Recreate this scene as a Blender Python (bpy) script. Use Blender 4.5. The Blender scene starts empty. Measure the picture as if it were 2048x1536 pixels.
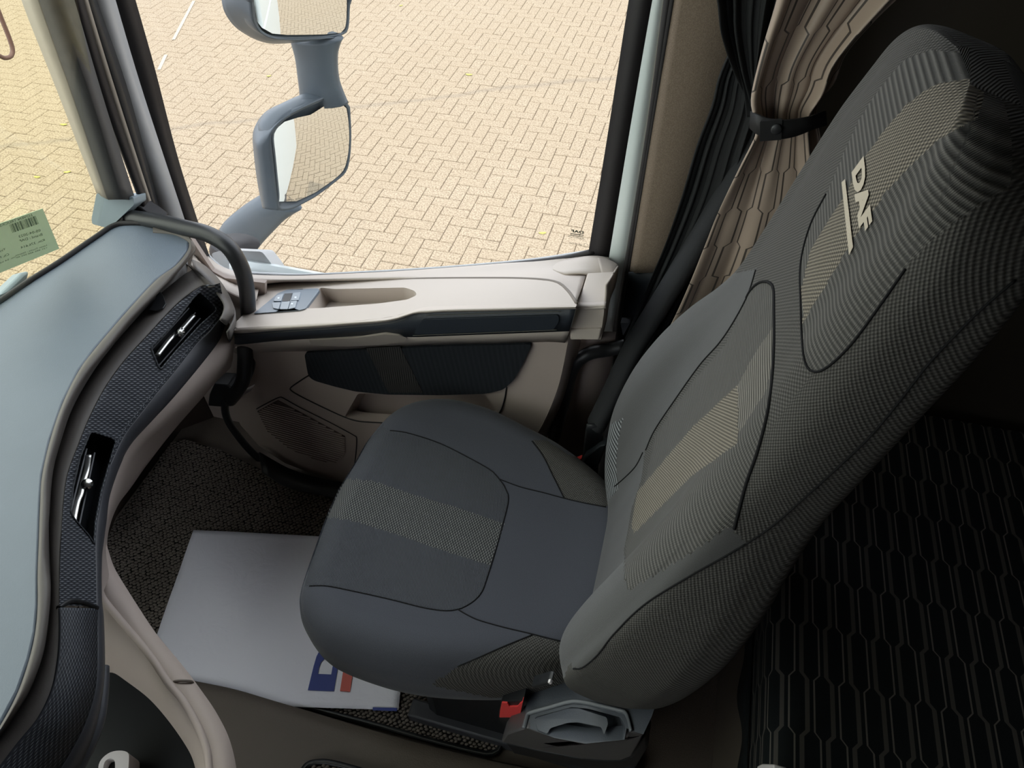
import bpy, bmesh, math, random
from mathutils import Vector, Matrix
from mathutils.geometry import tessellate_polygon
from mathutils.bvhtree import BVHTree
random.seed(7)
SC = bpy.context.scene
COL = SC.collection
PI = math.pi
# ------------------------------------------------------------------ camera
F = 1430.0; PITCH = math.radians(47.4); YAW = math.radians(15.0)
CZ = 3.25
SP, CP, SY, CY = math.sin(PITCH), math.cos(PITCH), math.sin(YAW), math.cos(YAW)
CAM = Vector((0, 0, CZ))
cd = bpy.data.cameras.new('camera'); cam = bpy.data.objects.new('camera', cd); COL.objects.link(cam)
cd.sensor_width = 36; cd.lens = F / 2048 * 36; cd.clip_start = 0.02; cd.clip_end = 200
R_ = Vector((CY, SY, 0)); Fh = Vector((-SY, CY, 0))
Fw = Fh * CP - Vector((0, 0, SP)); Up = Fh * SP + Vector((0, 0, CP))
cam.matrix_world = Matrix(((R_.x, Up.x, -Fw.x, CAM.x), (R_.y, Up.y, -Fw.y, CAM.y), (R_.z, Up.z, -Fw.z, CAM.z), (0, 0, 0, 1)))
SC.camera = cam
# ------------------------------------------------------------------ sky, sun, exposure
w = bpy.data.worlds.new('sky'); SC.world = w; w.use_nodes = True
bg = w.node_tree.nodes['Background']
bg.inputs[0].default_value = (0.86, 0.92, 1.0, 1); bg.inputs[1].default_value = 3.0
sd = bpy.data.lights.new('sun', 'SUN'); so = bpy.data.objects.new('sun', sd); COL.objects.link(so)
sd.energy = 3.0; sd.angle = 0.009; sd.color = (1.0, 0.93, 0.82)
so.rotation_euler = Vector((0.30, -0.40, 0.86)).to_track_quat('Z', 'Y').to_euler()
SC.view_settings.view_transform = 'Standard'; SC.view_settings.look = 'None'
SC.view_settings.exposure = 0.14; SC.view_settings.gamma = 1.0
SC.view_settings.use_curve_mapping = False
SC.cycles.max_bounces = 8; SC.cycles.transparent_max_bounces = 12
SC.cycles.use_denoising = True; SC.cycles.caustics_reflective = False; SC.cycles.caustics_refractive = False
SC.cycles.sample_clamp_indirect = 6

# ------------------------------------------------------------------ turning a pixel and a plane of the cab into a point
def ray(u, v):
    x, y = u - 1024.0, v - 768.0
    dn = y * CP + F * SP; fw = F * CP - y * SP
    return Vector((x * CY - fw * SY, x * SY + fw * CY, -dn))
def PY(y): return (Vector((0, y, 0)), Vector((0, 1, 0)))
def PH(h): return (Vector((0, 0, -h)), Vector((0, 0, 1)))
def PX(x): return (Vector((x, 0, 0)), Vector((1, 0, 0)))
def at(u, v, pl):
    r = ray(u, v); p, n = pl
    return CAM + r * (p.dot(n) / r.dot(n))
def rel(p): return p - CAM
def P3(a, b, c):
    a, b, c = (rel(at(q[0], q[1], q[2])) for q in (a, b, c))
    return (a, (b - a).cross(c - a).normalized())
def PT(pts, pl): return [at(q[0], q[1], q[2] if len(q) > 2 else pl) for q in pts]
def PN(p, n): return (Vector(p), Vector(n))
def pix(p):
    d = p - CAM; z = d.dot(Fw)
    return (1024 + F * d.dot(R_) / z, 768 - F * d.dot(Up) / z)
def crm(pts, n, closed=False):
    """Catmull-Rom through pts, resampled to n points by arc length."""
    P = list(pts); m = len(P)
    if m == 2: return [P[0].lerp(P[1], i / (n - 1)) for i in range(n)]
    out = []
    segs = m if closed else m - 1
    for i in range(segs):
        if closed: a, b, c, d = P[(i - 1) % m], P[i], P[(i + 1) % m], P[(i + 2) % m]
        else: a, b, c, d = P[max(i - 1, 0)], P[i], P[i + 1], P[min(i + 2, m - 1)]
        for k in range(12):
            t = k / 12
            out.append(0.5 * ((2 * b) + (c - a) * t + (2 * a - 5 * b + 4 * c - d) * t * t + (3 * b - a - 3 * c + d) * t ** 3))
    out.append(P[0].copy() if closed else P[-1].copy())
    L = [0]
    for i in range(1, len(out)): L.append(L[-1] + (out[i] - out[i - 1]).length)
    res = []; j = 0; tot = L[-1]
    for i in range(n):
        s = tot * i / (n if closed else n - 1)
        while j < len(L) - 2 and L[j + 1] < s: j += 1
        dd = L[j + 1] - L[j]
        res.append(out[j].lerp(out[j + 1], (s - L[j]) / dd if dd > 1e-12 else 0))
    return res

# ------------------------------------------------------------------ objects
def tag(o, label=None, cat=None, group=None, kind=None):
    if label: o['label'] = label
    if cat: o['category'] = cat
    if group: o['group'] = group
    if kind: o['kind'] = kind
    return o
def thing(name, label, cat, loc, group=None, kind=None):
    o = bpy.data.objects.new(name, None); COL.objects.link(o); o.location = loc; o.empty_display_size = 0.05
    return tag(o, label, cat, group, kind)
def wloc(o):
    v = Vector(o.location)
    while o.parent: o = o.parent; v += o.location
    return v
def link(name, me, mats, parent=None, smooth=False):
    o = bpy.data.objects.new(name, me); COL.objects.link(o)
    for m in (mats if isinstance(mats, (list, tuple)) else [mats]): me.materials.append(m)
    if parent: o.parent = parent; o.location = -wloc(parent)
    if smooth: me.shade_smooth()
    return o
def mk(name, verts, faces, mats, parent=None, smooth=False, uv=None, weld=False):
    me = bpy.data.meshes.new(name); me.from_pydata([tuple(v) for v in verts], [], faces); me.update()
    if uv:
        l = me.uv_layers.new(name='UVMap')
        for lp in me.loops: l.data[lp.index].uv = uv[lp.vertex_index]
    bm = bmesh.new(); bm.from_mesh(me)
    if weld: bmesh.ops.remove_doubles(bm, verts=bm.verts, dist=1e-5)
    bmesh.ops.recalc_face_normals(bm, faces=bm.faces); bm.to_mesh(me); bm.free()
    return link(name, me, mats, parent, smooth)
def bevel(o, wd, seg=2, ang=35):
    m = o.modifiers.new('b', 'BEVEL'); m.width = wd; m.segments = seg; m.limit_method = 'ANGLE'; m.angle_limit = math.radians(ang); m.harden_normals = False
    o.data.shade_smooth()
    try: o.data.set_sharp_from_angle(angle=math.radians(50))
    except Exception: pass
    return o
def solid(o, th, off=-1):
    m = o.modifiers.new('s', 'SOLIDIFY'); m.thickness = th; m.offset = off; return o
def loft(name, curves, mats, parent=None, n=40, sub=1, closed=False, smooth=True, th=0, cap=False):
    rows = [crm(c, n, closed) for c in curves]
    if sub > 1:
        rows2 = []
        cols = [crm_span([r[i] for r in rows], sub) for i in range(n)]
        rows = [[cols[i][k] for i in range(n)] for k in range(len(cols[0]))]
    V = []; U = []; Fc = []
    vacc = [0.0] * n
    for k, r in enumerate(rows):
        ua = 0
        for i, p in enumerate(r):
            if i: ua += (p - r[i - 1]).length
            if k: vacc[i] += (p - rows[k - 1][i]).length
            V.append(p); U.append((ua, vacc[i]))
    for k in range(len(rows) - 1):
        for i in range(n if closed else n - 1):
            j = (i + 1) % n
            Fc.append((k * n + i, k * n + j, (k + 1) * n + j, (k + 1) * n + i))
    if cap and closed:
        Fc.append(tuple(range(n))); Fc.append(tuple((len(rows) - 1) * n + i for i in range(n)))
    o = mk(name, V, Fc, mats, parent, smooth, U)
    if th: solid(o, th, 0)
    return o
def crm_span(P, sub):
    out = []; m = len(P)
    for i in range(m - 1):
        a, b, c, d = P[max(i - 1, 0)], P[i], P[i + 1], P[min(i + 2, m - 1)]
        for k in range(sub):
            t = k / sub
            out.append(0.5 * ((2 * b) + (c - a) * t + (2 * a - 5 * b + 4 * c - d) * t * t + (3 * b - a - 3 * c + d) * t ** 3))
    out.append(P[-1]); return out
def rounded(poly, r=4, k=4):
    """Round the corners of a pixel polygon."""
    out = []; m = len(poly)
    for i in range(m):
        a, b, c = Vector(poly[i - 1][:2]), Vector(poly[i][:2]), Vector(poly[(i + 1) % m][:2])
        ra = min(r, (a - b).length * .45); rc = min(r, (c - b).length * .45)
        p = b + (a - b).normalized() * ra; q = b + (c - b).normalized() * rc
        for j in range(k + 1):
            t = j / k; s = p * (1 - t) ** 2 + b * 2 * t * (1 - t) + q * t * t
            out.append((s.x, s.y))
    return out
def prism(name, poly, pl, vec, mats, parent=None, holes=(), bev=0, back=True, shrink=0):
    """A solid from a pixel outline on a plane, given real depth along vec."""
    loops = [poly] + list(holes)
    P2 = [[Vector((q[0], q[1], 0)) for q in lp] for lp in loops]
    tris = tessellate_polygon(P2)
    flat = [q for lp in loops for q in lp]
    front = [at(q[0], q[1], pl) for q in flat]; vec = Vector(vec)
    n = len(front); V = front + [p + vec for p in front]
    Fc = [tuple(t) for t in tris]
    if back: Fc += [tuple(i + n for i in reversed(t)) for t in tris]
    s = 0
    for lp in loops:
        m = len(lp)
        for i in range(m):
            j = (i + 1) % m; Fc.append((s + i, s + j, s + j + n, s + i + n))
        s += m
    o = mk(name, V, Fc, mats, parent)
    if bev: bevel(o, bev)
    return o
def recess(name, poly, pl, vec, mats, parent=None, inset=.9, rim=0):
    """Walls and floor of a pocket sunk behind a pixel outline."""
    top = [at(q[0], q[1], pl) for q in poly]; c = sum(top, Vector()) / len(top)
    bot = [c + (p - c) * inset + Vector(vec) for p in top]
    n = len(top); Fc = [(i, (i + 1) % n, n + (i + 1) % n, n + i) for i in range(n)] + [tuple(range(n, 2 * n))]
    return mk(name, top + bot, Fc, mats, parent)
def box(name, a, b, mats, parent=None, bev=0):
    x0, y0, z0 = a; x1, y1, z1 = b
    V = [(x, y, z) for x in (x0, x1) for y in (y0, y1) for z in (z0, z1)]
    o = mk(name, [Vector(v) for v in V], [(0, 1, 3, 2), (4, 6, 7, 5), (0, 4, 5, 1), (2, 3, 7, 6), (0, 2, 6, 4), (1, 5, 7, 3)], mats, parent)
    if bev: bevel(o, bev)
    return o
def tube(name, pts, r, mats, parent=None, n=60, seg=12, closed=False, flat=1.0, smooth=True, taper=None, curve=True):
    P = crm(pts, n, closed) if curve else list(pts)
    n = len(P); V = []; U = []; acc = 0
    up = Vector((0, 0, 1)); prev = None
    for i, p in enumerate(P):
        if closed: d = P[(i + 1) % n] - P[i - 1]
        else: d = P[min(i + 1, n - 1)] - P[max(i - 1, 0)]
        d.normalize()
        if prev is None:
            s = d.cross(up)
            if s.length < .1: s = d.cross(Vector((1, 0, 0)))
        else: s = prev - d * prev.dot(d)
        s.normalize(); prev = s; t = d.cross(s)
        rr = r if taper is None else r * taper(i / (n - 1))
        if i: acc += (p - P[i - 1]).length
        for k in range(seg):
            a = 2 * PI * k / seg
            V.append(p + s * math.cos(a) * rr + t * math.sin(a) * rr * flat); U.append((acc, rr * a))
    Fc = []
    for i in range(n if closed else n - 1):
        j = (i + 1) % n
        for k in range(seg):
            l = (k + 1) % seg; Fc.append((i * seg + k, i * seg + l, j * seg + l, j * seg + k))
    if not closed: Fc.append(tuple(range(seg))); Fc.append(tuple((n - 1) * seg + k for k in range(seg)))
    return mk(name, V, Fc, mats, parent, smooth, U)
def text_polys(s, bold=0.0):
    c = bpy.data.curves.new('t', 'FONT'); c.body = s; c.offset = bold; c.resolution_u = 3
    o = bpy.data.objects.new('t', c); COL.objects.link(o)
    bpy.context.view_layer.update()
    me = bpy.data.meshes.new_from_object(o.evaluated_get(bpy.context.evaluated_depsgraph_get()))
    V = [(v.co.x, v.co.y) for v in me.vertices]; Fc = [tuple(p.vertices) for p in me.polygons]
    bpy.data.objects.remove(o); bpy.data.meshes.remove(me)
    return V, Fc
def lettering(name, s, O, adv, upv, mapper, mats, parent, bold=0.0, subdiv=0):
    """Flat print: text laid from pixel O, spanning adv over its width and upv over its cap height."""
    V, Fc = text_polys(s, bold)
    x0 = min(v[0] for v in V); x1 = max(v[0] for v in V); y0 = min(v[1] for v in V); y1 = max(v[1] for v in V)
    me = bpy.data.meshes.new(name)
    me.from_pydata([((v[0] - x0) / (x1 - x0), (v[1] - y0) / (y1 - y0), 0) for v in V], [], Fc)
    if subdiv:
        bm = bmesh.new(); bm.from_mesh(me); bmesh.ops.triangulate(bm, faces=bm.faces)
        bmesh.ops.subdivide_edges(bm, edges=bm.edges, cuts=subdiv, use_grid_fill=True); bm.to_mesh(me); bm.free()
    for v in me.vertices:
        a, b = v.co.x, v.co.y
        v.co = mapper(O[0] + adv[0] * a + upv[0] * b, O[1] + adv[1] * a + upv[1] * b)
    return link(name, me, mats, parent)
def inpoly(x, y, poly):
    c = False; j = len(poly) - 1
    for i in range(len(poly)):
        xi, yi = poly[i]; xj, yj = poly[j]
        if (yi > y) != (yj > y) and x < (xj - xi) * (y - yi) / (yj - yi) + xi: c = not c
        j = i
    return c

# ------------------------------------------------------------------ materials
def nodes(name):
    m = bpy.data.materials.new(name); m.use_nodes = True
    return m, m.node_tree, m.node_tree.nodes['Principled BSDF']
def nd(nt, typ, **kw):
    n = nt.nodes.new(typ)
    for k, v in kw.items():
        if k.startswith('i_'): n.inputs[int(k[2:])].default_value = v
        else: setattr(n, k, v)
    return n
def mth(nt, op, a, b=None, c=None, clamp=False):
    n = nt.nodes.new('ShaderNodeMath'); n.operation = op; n.use_clamp = clamp
    for i, x in enumerate((a, b, c)):
        if x is None: continue
        if isinstance(x, (int, float)): n.inputs[i].default_value = x
        else: nt.links.new(x, n.inputs[i])
    return n.outputs[0]
def mixc(nt, f, a, b):
    n = nt.nodes.new('ShaderNodeMix'); n.data_type = 'RGBA'
    if isinstance(f, (int, float)): n.inputs[0].default_value = f
    else: nt.links.new(f, n.inputs[0])
    for i, x in ((6, a), (7, b)):
        if isinstance(x, tuple): n.inputs[i].default_value = (*x, 1) if len(x) == 3 else x
        else: nt.links.new(x, n.inputs[i])
    return n.outputs[2]
def bump(nt, b, h, strength, dist):
    n = nd(nt, 'ShaderNodeBump'); n.inputs['Strength'].default_value = strength; n.inputs['Distance'].default_value = dist
    nt.links.new(h, n.inputs['Height']); nt.links.new(n.outputs[0], b.inputs['Normal'])
def coords(nt, kind='Object'):
    t = nd(nt, 'ShaderNodeTexCoord'); s = nd(nt, 'ShaderNodeSeparateXYZ'); nt.links.new(t.outputs[kind], s.inputs[0])
    return t.outputs[kind], s.outputs[0], s.outputs[1], s.outputs[2]
def plastic(name, col, rough=.5, spec=.5, metal=0, grain=0, gscale=900, var=0, coat=0):
    m, nt, b = nodes(name)
    b.inputs['Base Color'].default_value = (*col, 1); b.inputs['Roughness'].default_value = rough
    b.inputs['Specular IOR Level'].default_value = spec; b.inputs['Metallic'].default_value = metal
    if coat: b.inputs['Coat Weight'].default_value = coat
    if grain or var:
        co, x, y, z = coords(nt)
        if grain:
            n = nd(nt, 'ShaderNodeTexNoise'); n.inputs['Scale'].default_value = gscale; n.inputs['Detail'].default_value = 2
            nt.links.new(co, n.inputs['Vector']); bump(nt, b, n.outputs[0], grain, .0008)
        if var:
            v = nd(nt, 'ShaderNodeTexNoise'); v.inputs['Scale'].default_value = 9; v.inputs['Detail'].default_value = 5
            nt.links.new(co, v.inputs['Vector'])
            f = mth(nt, 'MULTIPLY', v.outputs[0], var)
            nt.links.new(mixc(nt, f, col, tuple(min(1, c * 1.9 + .02) for c in col)), b.inputs['Base Color'])
    return m
def fabric(name, dark, light, kind, p=.005, amt=1.0, uvk='UV', rough=.9, fuzz=0.0):
    m, nt, b = nodes(name)
    co, x, y, z = coords(nt, uvk)
    k = 2 * PI / p
    if kind == 'dots':
        a = mth(nt, 'SINE', mth(nt, 'MULTIPLY', x, k)); c = mth(nt, 'SINE', mth(nt, 'MULTIPLY', y, k))
        h = mth(nt, 'MULTIPLY_ADD', mth(nt, 'MULTIPLY', a, c), .5, .5)
    elif kind == 'dash':
        row = mth(nt, 'FLOOR', mth(nt, 'DIVIDE', y, p * .6)); sh = mth(nt, 'MULTIPLY', row, PI)
        a = mth(nt, 'SINE', mth(nt, 'ADD', mth(nt, 'MULTIPLY', x, k * .55), sh)); c = mth(nt, 'ABSOLUTE', mth(nt, 'SINE', mth(nt, 'MULTIPLY', y, PI / (p * .6))))
        h = mth(nt, 'MULTIPLY', mth(nt, 'MULTIPLY_ADD', a, .5, .5), c)
    elif kind == 'ribs':
        c = mth(nt, 'SINE', mth(nt, 'MULTIPLY', y, k)); a = mth(nt, 'SINE', mth(nt, 'MULTIPLY', x, k * 2.2))
        h = mth(nt, 'MULTIPLY_ADD', mth(nt, 'ADD', c, mth(nt, 'MULTIPLY', a, .25)), .45, .5, clamp=True)
    elif kind == 'diag':
        a = mth(nt, 'SINE', mth(nt, 'MULTIPLY', mth(nt, 'ADD', x, y), k)); c = mth(nt, 'SINE', mth(nt, 'MULTIPLY', mth(nt, 'SUBTRACT', x, y), k * .6))
        h = mth(nt, 'MULTIPLY_ADD', mth(nt, 'MULTIPLY', a, c), .5, .5)
    else:
        n = nd(nt, 'ShaderNodeTexNoise'); n.inputs['Scale'].default_value = 1 / p; n.inputs['Detail'].default_value = 3
        nt.links.new(co, n.inputs['Vector']); h = n.outputs[0]
    h2 = mth(nt, 'POWER', h, 1.5)
    nt.links.new(mixc(nt, h2, dark, light), b.inputs['Base Color'])
    b.inputs['Roughness'].default_value = rough; b.inputs['Specular IOR Level'].default_value = .25
    b.inputs['Sheen Weight'].default_value = fuzz; b.inputs['Sheen Roughness'].default_value = .4
    bump(nt, b, h, amt, .0012)
    return m
def hexline(name, base, line, px, py, wd=.09, uvk='UV', rough=.85, double=False, spec=.2, sheen=0):
    """Cloth printed with long honeycomb lines."""
    m, nt, b = nodes(name); co, x, y, z = coords(nt, uvk)
    X = mth(nt, 'DIVIDE', x, px); Y = mth(nt, 'DIVIDE', y, py)
    cyc = mth(nt, 'SINE', mth(nt, 'MULTIPLY', Y, 2 * PI))
    sq = mth(nt, 'MAXIMUM', mth(nt, 'MINIMUM', mth(nt, 'MULTIPLY', cyc, 6.0), 1), -1)
    off = mth(nt, 'MULTIPLY', sq, .22)
    def dist(e):
        return mth(nt, 'ABSOLUTE', mth(nt, 'SUBTRACT', mth(nt, 'FLOORED_MODULO', mth(nt, 'ADD', e, 1), 2), 1))
    d1 = dist(mth(nt, 'SUBTRACT', X, off)); d2 = dist(mth(nt, 'ADD', mth(nt, 'ADD', X, 1), off))
    d = mth(nt, 'MINIMUM', d1, d2)
    f = mth(nt, 'LESS_THAN', d, wd)
    if double:
        g = mth(nt, 'LESS_THAN', d1, wd)
        f = mth(nt, 'MAXIMUM', g, mth(nt, 'MULTIPLY', mth(nt, 'LESS_THAN', d2, wd * 2.6), .5))
    nt.links.new(mixc(nt, f, base, line), b.inputs['Base Color'])
    b.inputs['Roughness'].default_value = rough; b.inputs['Specular IOR Level'].default_value = spec
    b.inputs['Sheen Weight'].default_value = sheen
    bump(nt, b, f, -.5, .001)
    return m
def emissionless_glass(name, tint=(1, 1, 1), refl=.06):
    m = bpy.data.materials.new(name); m.use_nodes = True; nt = m.node_tree; nt.nodes.clear()
    o = nd(nt, 'ShaderNodeOutputMaterial'); t = nd(nt, 'ShaderNodeBsdfTransparent'); g = nd(nt, 'ShaderNodeBsdfGlossy'); x = nd(nt, 'ShaderNodeMixShader')
    t.inputs[0].default_value = (*tint, 1); g.inputs['Roughness'].default_value = .02
    lw = nd(nt, 'ShaderNodeLayerWeight'); lw.inputs[0].default_value = .5
    k = mth(nt, 'MULTIPLY_ADD', mth(nt, 'POWER', lw.outputs['Facing'], 5), .5, .02)
    nt.links.new(k, x.inputs[0]); nt.links.new(t.outputs[0], x.inputs[1]); nt.links.new(g.outputs[0], x.inputs[2]); nt.links.new(x.outputs[0], o.inputs[0])
    return m
def pavermat():
    m, nt, b = nodes('paver'); co, x, y, z = coords(nt)
    g = nd(nt, 'ShaderNodeNewGeometry'); p = g.outputs['Position']
    n1 = nd(nt, 'ShaderNodeTexNoise'); n1.inputs['Scale'].default_value = 75; n1.inputs['Detail'].default_value = 4; nt.links.new(p, n1.inputs['Vector'])
    n2 = nd(nt, 'ShaderNodeTexNoise'); n2.inputs['Scale'].default_value = 1.1; n2.inputs['Detail'].default_value = 6; nt.links.new(p, n2.inputs['Vector'])
    r = nd(nt, 'ShaderNodeValToRGB'); r.color_ramp.elements[0].position = .36; r.color_ramp.elements[1].position = .62
    r.color_ramp.elements[0].color = (.165, .125, .086, 1); r.color_ramp.elements[1].color = (.325, .270, .192, 1)
    nt.links.new(n1.outputs[0], r.inputs[0])
    att = nd(nt, 'ShaderNodeAttribute'); att.attribute_name = 'tone'
    f = mth(nt, 'MULTIPLY', n2.outputs[0], .28)
    c = mixc(nt, f, r.outputs[0], (.22, .172, .118))
    c = mixc(nt, mth(nt, 'MULTIPLY', att.outputs['Fac'], .22), c, (.23, .18, .12))
    sx = nd(nt, 'ShaderNodeSeparateXYZ'); nt.links.new(p, sx.inputs[0])
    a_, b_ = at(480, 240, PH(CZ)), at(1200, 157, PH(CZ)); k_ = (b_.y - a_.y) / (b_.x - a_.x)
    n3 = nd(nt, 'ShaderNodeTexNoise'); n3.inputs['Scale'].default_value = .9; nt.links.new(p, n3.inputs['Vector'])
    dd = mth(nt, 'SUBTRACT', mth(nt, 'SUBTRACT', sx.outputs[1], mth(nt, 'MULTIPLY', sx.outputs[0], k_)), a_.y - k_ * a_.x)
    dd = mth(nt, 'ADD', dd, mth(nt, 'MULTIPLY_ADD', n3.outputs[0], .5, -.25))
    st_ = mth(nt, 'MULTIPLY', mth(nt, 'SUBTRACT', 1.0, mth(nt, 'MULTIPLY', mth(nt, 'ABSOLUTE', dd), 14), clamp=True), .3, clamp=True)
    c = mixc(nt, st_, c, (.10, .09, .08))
    nt.links.new(c, b.inputs['Base Color']); b.inputs['Roughness'].default_value = .9; b.inputs['Specular IOR Level'].default_value = .2
    bump(nt, b, n1.outputs[0], .5, .004)
    return m
M = {}
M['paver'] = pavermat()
M['joint'] = plastic('joint_sand', (.12, .09, .062), .95, .1)
M['beige'] = plastic('beige_plastic', (.46, .405, .36), .55, .35, grain=.25, gscale=1400)
M['beige_line'] = plastic('beige_groove', (.16, .135, .115), .6, .3)
M['beigelow'] = plastic('beige_lower_plastic', (.40, .335, .30), .6, .3, grain=.25, gscale=1400)
M['black'] = plastic('black_plastic', (.012, .013, .015), .45, .4)
M['rubber'] = plastic('black_rubber', (.014, .012, .013), .55, .35)
M['softblack'] = plastic('matt_black_tube', (.02, .021, .023), .42, .5, grain=.2)
M['dashtop'] = plastic('dash_top_sky_sheen_plastic', (.088, .112, .145), .5, .7, grain=.35, gscale=420, var=.25)  # dark grey plastic; the windscreen sky's sheen is put into this blue grey
M['brownlip'] = plastic('brown_soft_plastic', (.105, .094, .086), .55, .4, grain=.3, gscale=900)
M['charcoal'] = plastic('charcoal_plastic', (.045, .047, .055), .5, .45, grain=.25)
M['stripcloth'] = fabric('dash_woven_strip', (.025, .028, .035), (.17, .18, .20), 'dash', .006, .9, rough=.6)
M['blueblack'] = plastic('blue_black_leather', (.022, .028, .038), .5, .45, grain=.4, gscale=600)
M['silver'] = plastic('satin_silver', (.62, .62, .60), .28, .5, metal=.85)
M['chrome'] = plastic('chrome', (.55, .55, .55), .12, .5, metal=1)
M['paint'] = plastic('white_body_paint', (.62, .68, .68), .3, .5, coat=.4)
M['paintgrey'] = plastic('grey_door_paint', (.40, .41, .42), .35, .5)
M['pillar'] = plastic('pillar_beige_cover', (.27, .24, .20), .6, .3, grain=.2)
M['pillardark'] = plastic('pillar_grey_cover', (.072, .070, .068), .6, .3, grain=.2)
M['pillarcap'] = plastic('pillar_cap_grey', (.20, .25, .28), .5, .5)
M['felt'] = fabric('brown_felt', (.10, .075, .055), (.24, .19, .145), 'noise', .0018, .4, uvk='Object')
M['darkpanel'] = plastic('dark_blue_grey_trim', (.018, .022, .027), .6, .3, grain=.3)
M['mirrorcase'] = plastic('mirror_case_grey', (.066, .082, .095), .42, .5, grain=.15)
M['mirrorglass'] = plastic('mirror_glass', (.85, .87, .86), .01, .5, metal=1)
M['glass'] = emissionless_glass('clear_glass')
M['glassgreen'] = emissionless_glass('windscreen_glass', (.97, .97, .88))
M['sticker'] = None
M['ink'] = plastic('ink', (.04, .05, .04), .6, .2)
M['cloth'] = fabric('seat_plain_cloth', (.046, .049, .060), (.078, .082, .100), 'noise', .0014, .35, fuzz=.15)
M['clothgrey'] = fabric('seat_grey_cloth', (.056, .056, .057), (.096, .095, .094), 'noise', .0014, .35, fuzz=.15)
M['weave'] = fabric('seat_weave_cloth', (.036, .039, .048), (.098, .102, .116), 'diag', .0045, .8)
M['weavegrey'] = fabric('seat_side_weave', (.036, .035, .033), (.115, .110, .103), 'dots', .0055, .9)
M['stripe'] = fabric('seat_bright_stripe', (.030, .032, .035), (.28, .28, .27), 'dash', .0050, 1)
M['ribs'] = fabric('seat_rib_cloth', (.048, .047, .045), (.125, .120, .112), 'ribs', .0056, 1)
M['brightribs'] = fabric('seat_bright_rib_cloth', (.040, .038, .035), (.24, .225, .20), 'ribs', .0056, 1)
M['brightdots'] = fabric('seat_bright_dots', (.035, .032, .028), (.31, .275, .22), 'dots', .0055, 1)
M['wing'] = fabric('seat_ladder_stripe', (.02, .022, .024), (.26, .27, .28), 'ribs', .0095, .8)
M['letter'] = fabric('seat_lettering_thread', (.36, .31, .24), (.62, .56, .47), 'noise', .0016, .4)
M['thread'] = plastic('seam_thread', (.012, .012, .013), .8, .1)
M['threadlight'] = plastic('light_thread', (.12, .12, .11), .8, .1)
M['red'] = plastic('red_button', (.80, .06, .06), .4, .5)
M['seatplastic'] = plastic('seat_grey_plastic', (.068, .076, .092), .42, .5, grain=.35, gscale=500)
M['curtain'] = hexline('curtain_print', (.36, .28, .225), (.055, .043, .036), .060, .16, .075, rough=.45, spec=.35, sheen=.2)
M['curtaindark'] = plastic('black_curtain_cloth', (.016, .017, .018), .75, .2, grain=.5, gscale=700)
M['band'] = plastic('black_band', (.014, .014, .015), .6, .3)
M['mattress'] = hexline('mattress_cloth', (.007, .009, .010), (.13, .118, .104), .021, .20, .07, uvk='UV', rough=.8, double=True)
M['hem'] = plastic('mattress_hem', (.007, .009, .010), .8, .2)
M['matbase'] = plastic('mat_backing', (.010, .009, .008), .9, .1)
M['matloop'] = plastic('mat_loops', (.10, .085, .072), .85, .2, var=.9)
M['paper'] = plastic('paper', (.84, .83, .90), .45, .3)
def crease(m):
    nt = m.node_tree; b = nt.nodes['Principled BSDF']; co, x, y, z = coords(nt)
    a = nd(nt, 'ShaderNodeTexNoise'); a.inputs['Scale'].default_value = 14; a.inputs['Detail'].default_value = 6; a.inputs['Distortion'].default_value = 2.5; nt.links.new(co, a.inputs['Vector'])
    v = nd(nt, 'ShaderNodeTexNoise'); v.inputs['Scale'].default_value = 3.5; nt.links.new(co, v.inputs['Vector'])
    bump(nt, b, mth(nt, 'MULTIPLY', a.outputs[0], mth(nt, 'POWER', v.outputs[0], 3)), .9, .012)
crease(M['paper'])
M['blue'] = plastic('print_blue', (.035, .055, .25), .5, .3)
M['printred'] = plastic('print_red', (.62, .12, .09), .5, .3)
M['tunnel'] = plastic('brown_grained_floor', (.135, .112, .092), .6, .35, grain=.9, gscale=330)
M['firewall'] = plastic('dark_brown_trim', (.085, .066, .058), .7, .2)
M['roof'] = plastic('headliner', (.09, .082, .076), .9, .1)
M['wall'] = plastic('rear_wall_trim', (.045, .038, .031), .85, .15)
M['white'] = plastic('white_glossy_plastic', (.72, .68, .68), .3, .5)
M['leaf'] = plastic('yellow_leaf', (.34, .32, .08), .7, .2)
M['steel'] = plastic('blind_stripe', (.4, .4, .4), .4, .5)

# ================================================================== THE GROUND: herringbone pavers
W_ = .1125
gr = thing('ground', 'sunlit yard of sand coloured herringbone pavers outside the cab', 'paving', (-2, 5, 0), kind='structure')
box('joint_bed', (-14, -9, -.12), (9, 16, -.012), M['joint'], gr)
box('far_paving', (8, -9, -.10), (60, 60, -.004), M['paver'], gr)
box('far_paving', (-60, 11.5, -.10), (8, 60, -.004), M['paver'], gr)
def brickdata(x0, y0, x1, y1, dz, tone):
    g = .0022; b = .0045
    V = [(x0 + g, y0 + g, -.04), (x1 - g, y0 + g, -.04), (x1 - g, y1 - g, -.04), (x0 + g, y1 - g, -.04),
         (x0 + g, y0 + g, dz - b), (x1 - g, y0 + g, dz - b), (x1 - g, y1 - g, dz - b), (x0 + g, y1 - g, dz - b),
         (x0 + g + b, y0 + g + b, dz), (x1 - g - b, y0 + g + b, dz), (x1 - g - b, y1 - g - b, dz), (x0 + g + b, y1 - g - b, dz)]
    Fc = [(8, 9, 10, 11)] + [(4 + i, 4 + (i + 1) % 4, 8 + (i + 1) % 4, 8 + i) for i in range(4)] + [(i, (i + 1) % 4, 4 + (i + 1) % 4, 4 + i) for i in range(4)]
    return V, Fc
near = []; far = []
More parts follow.
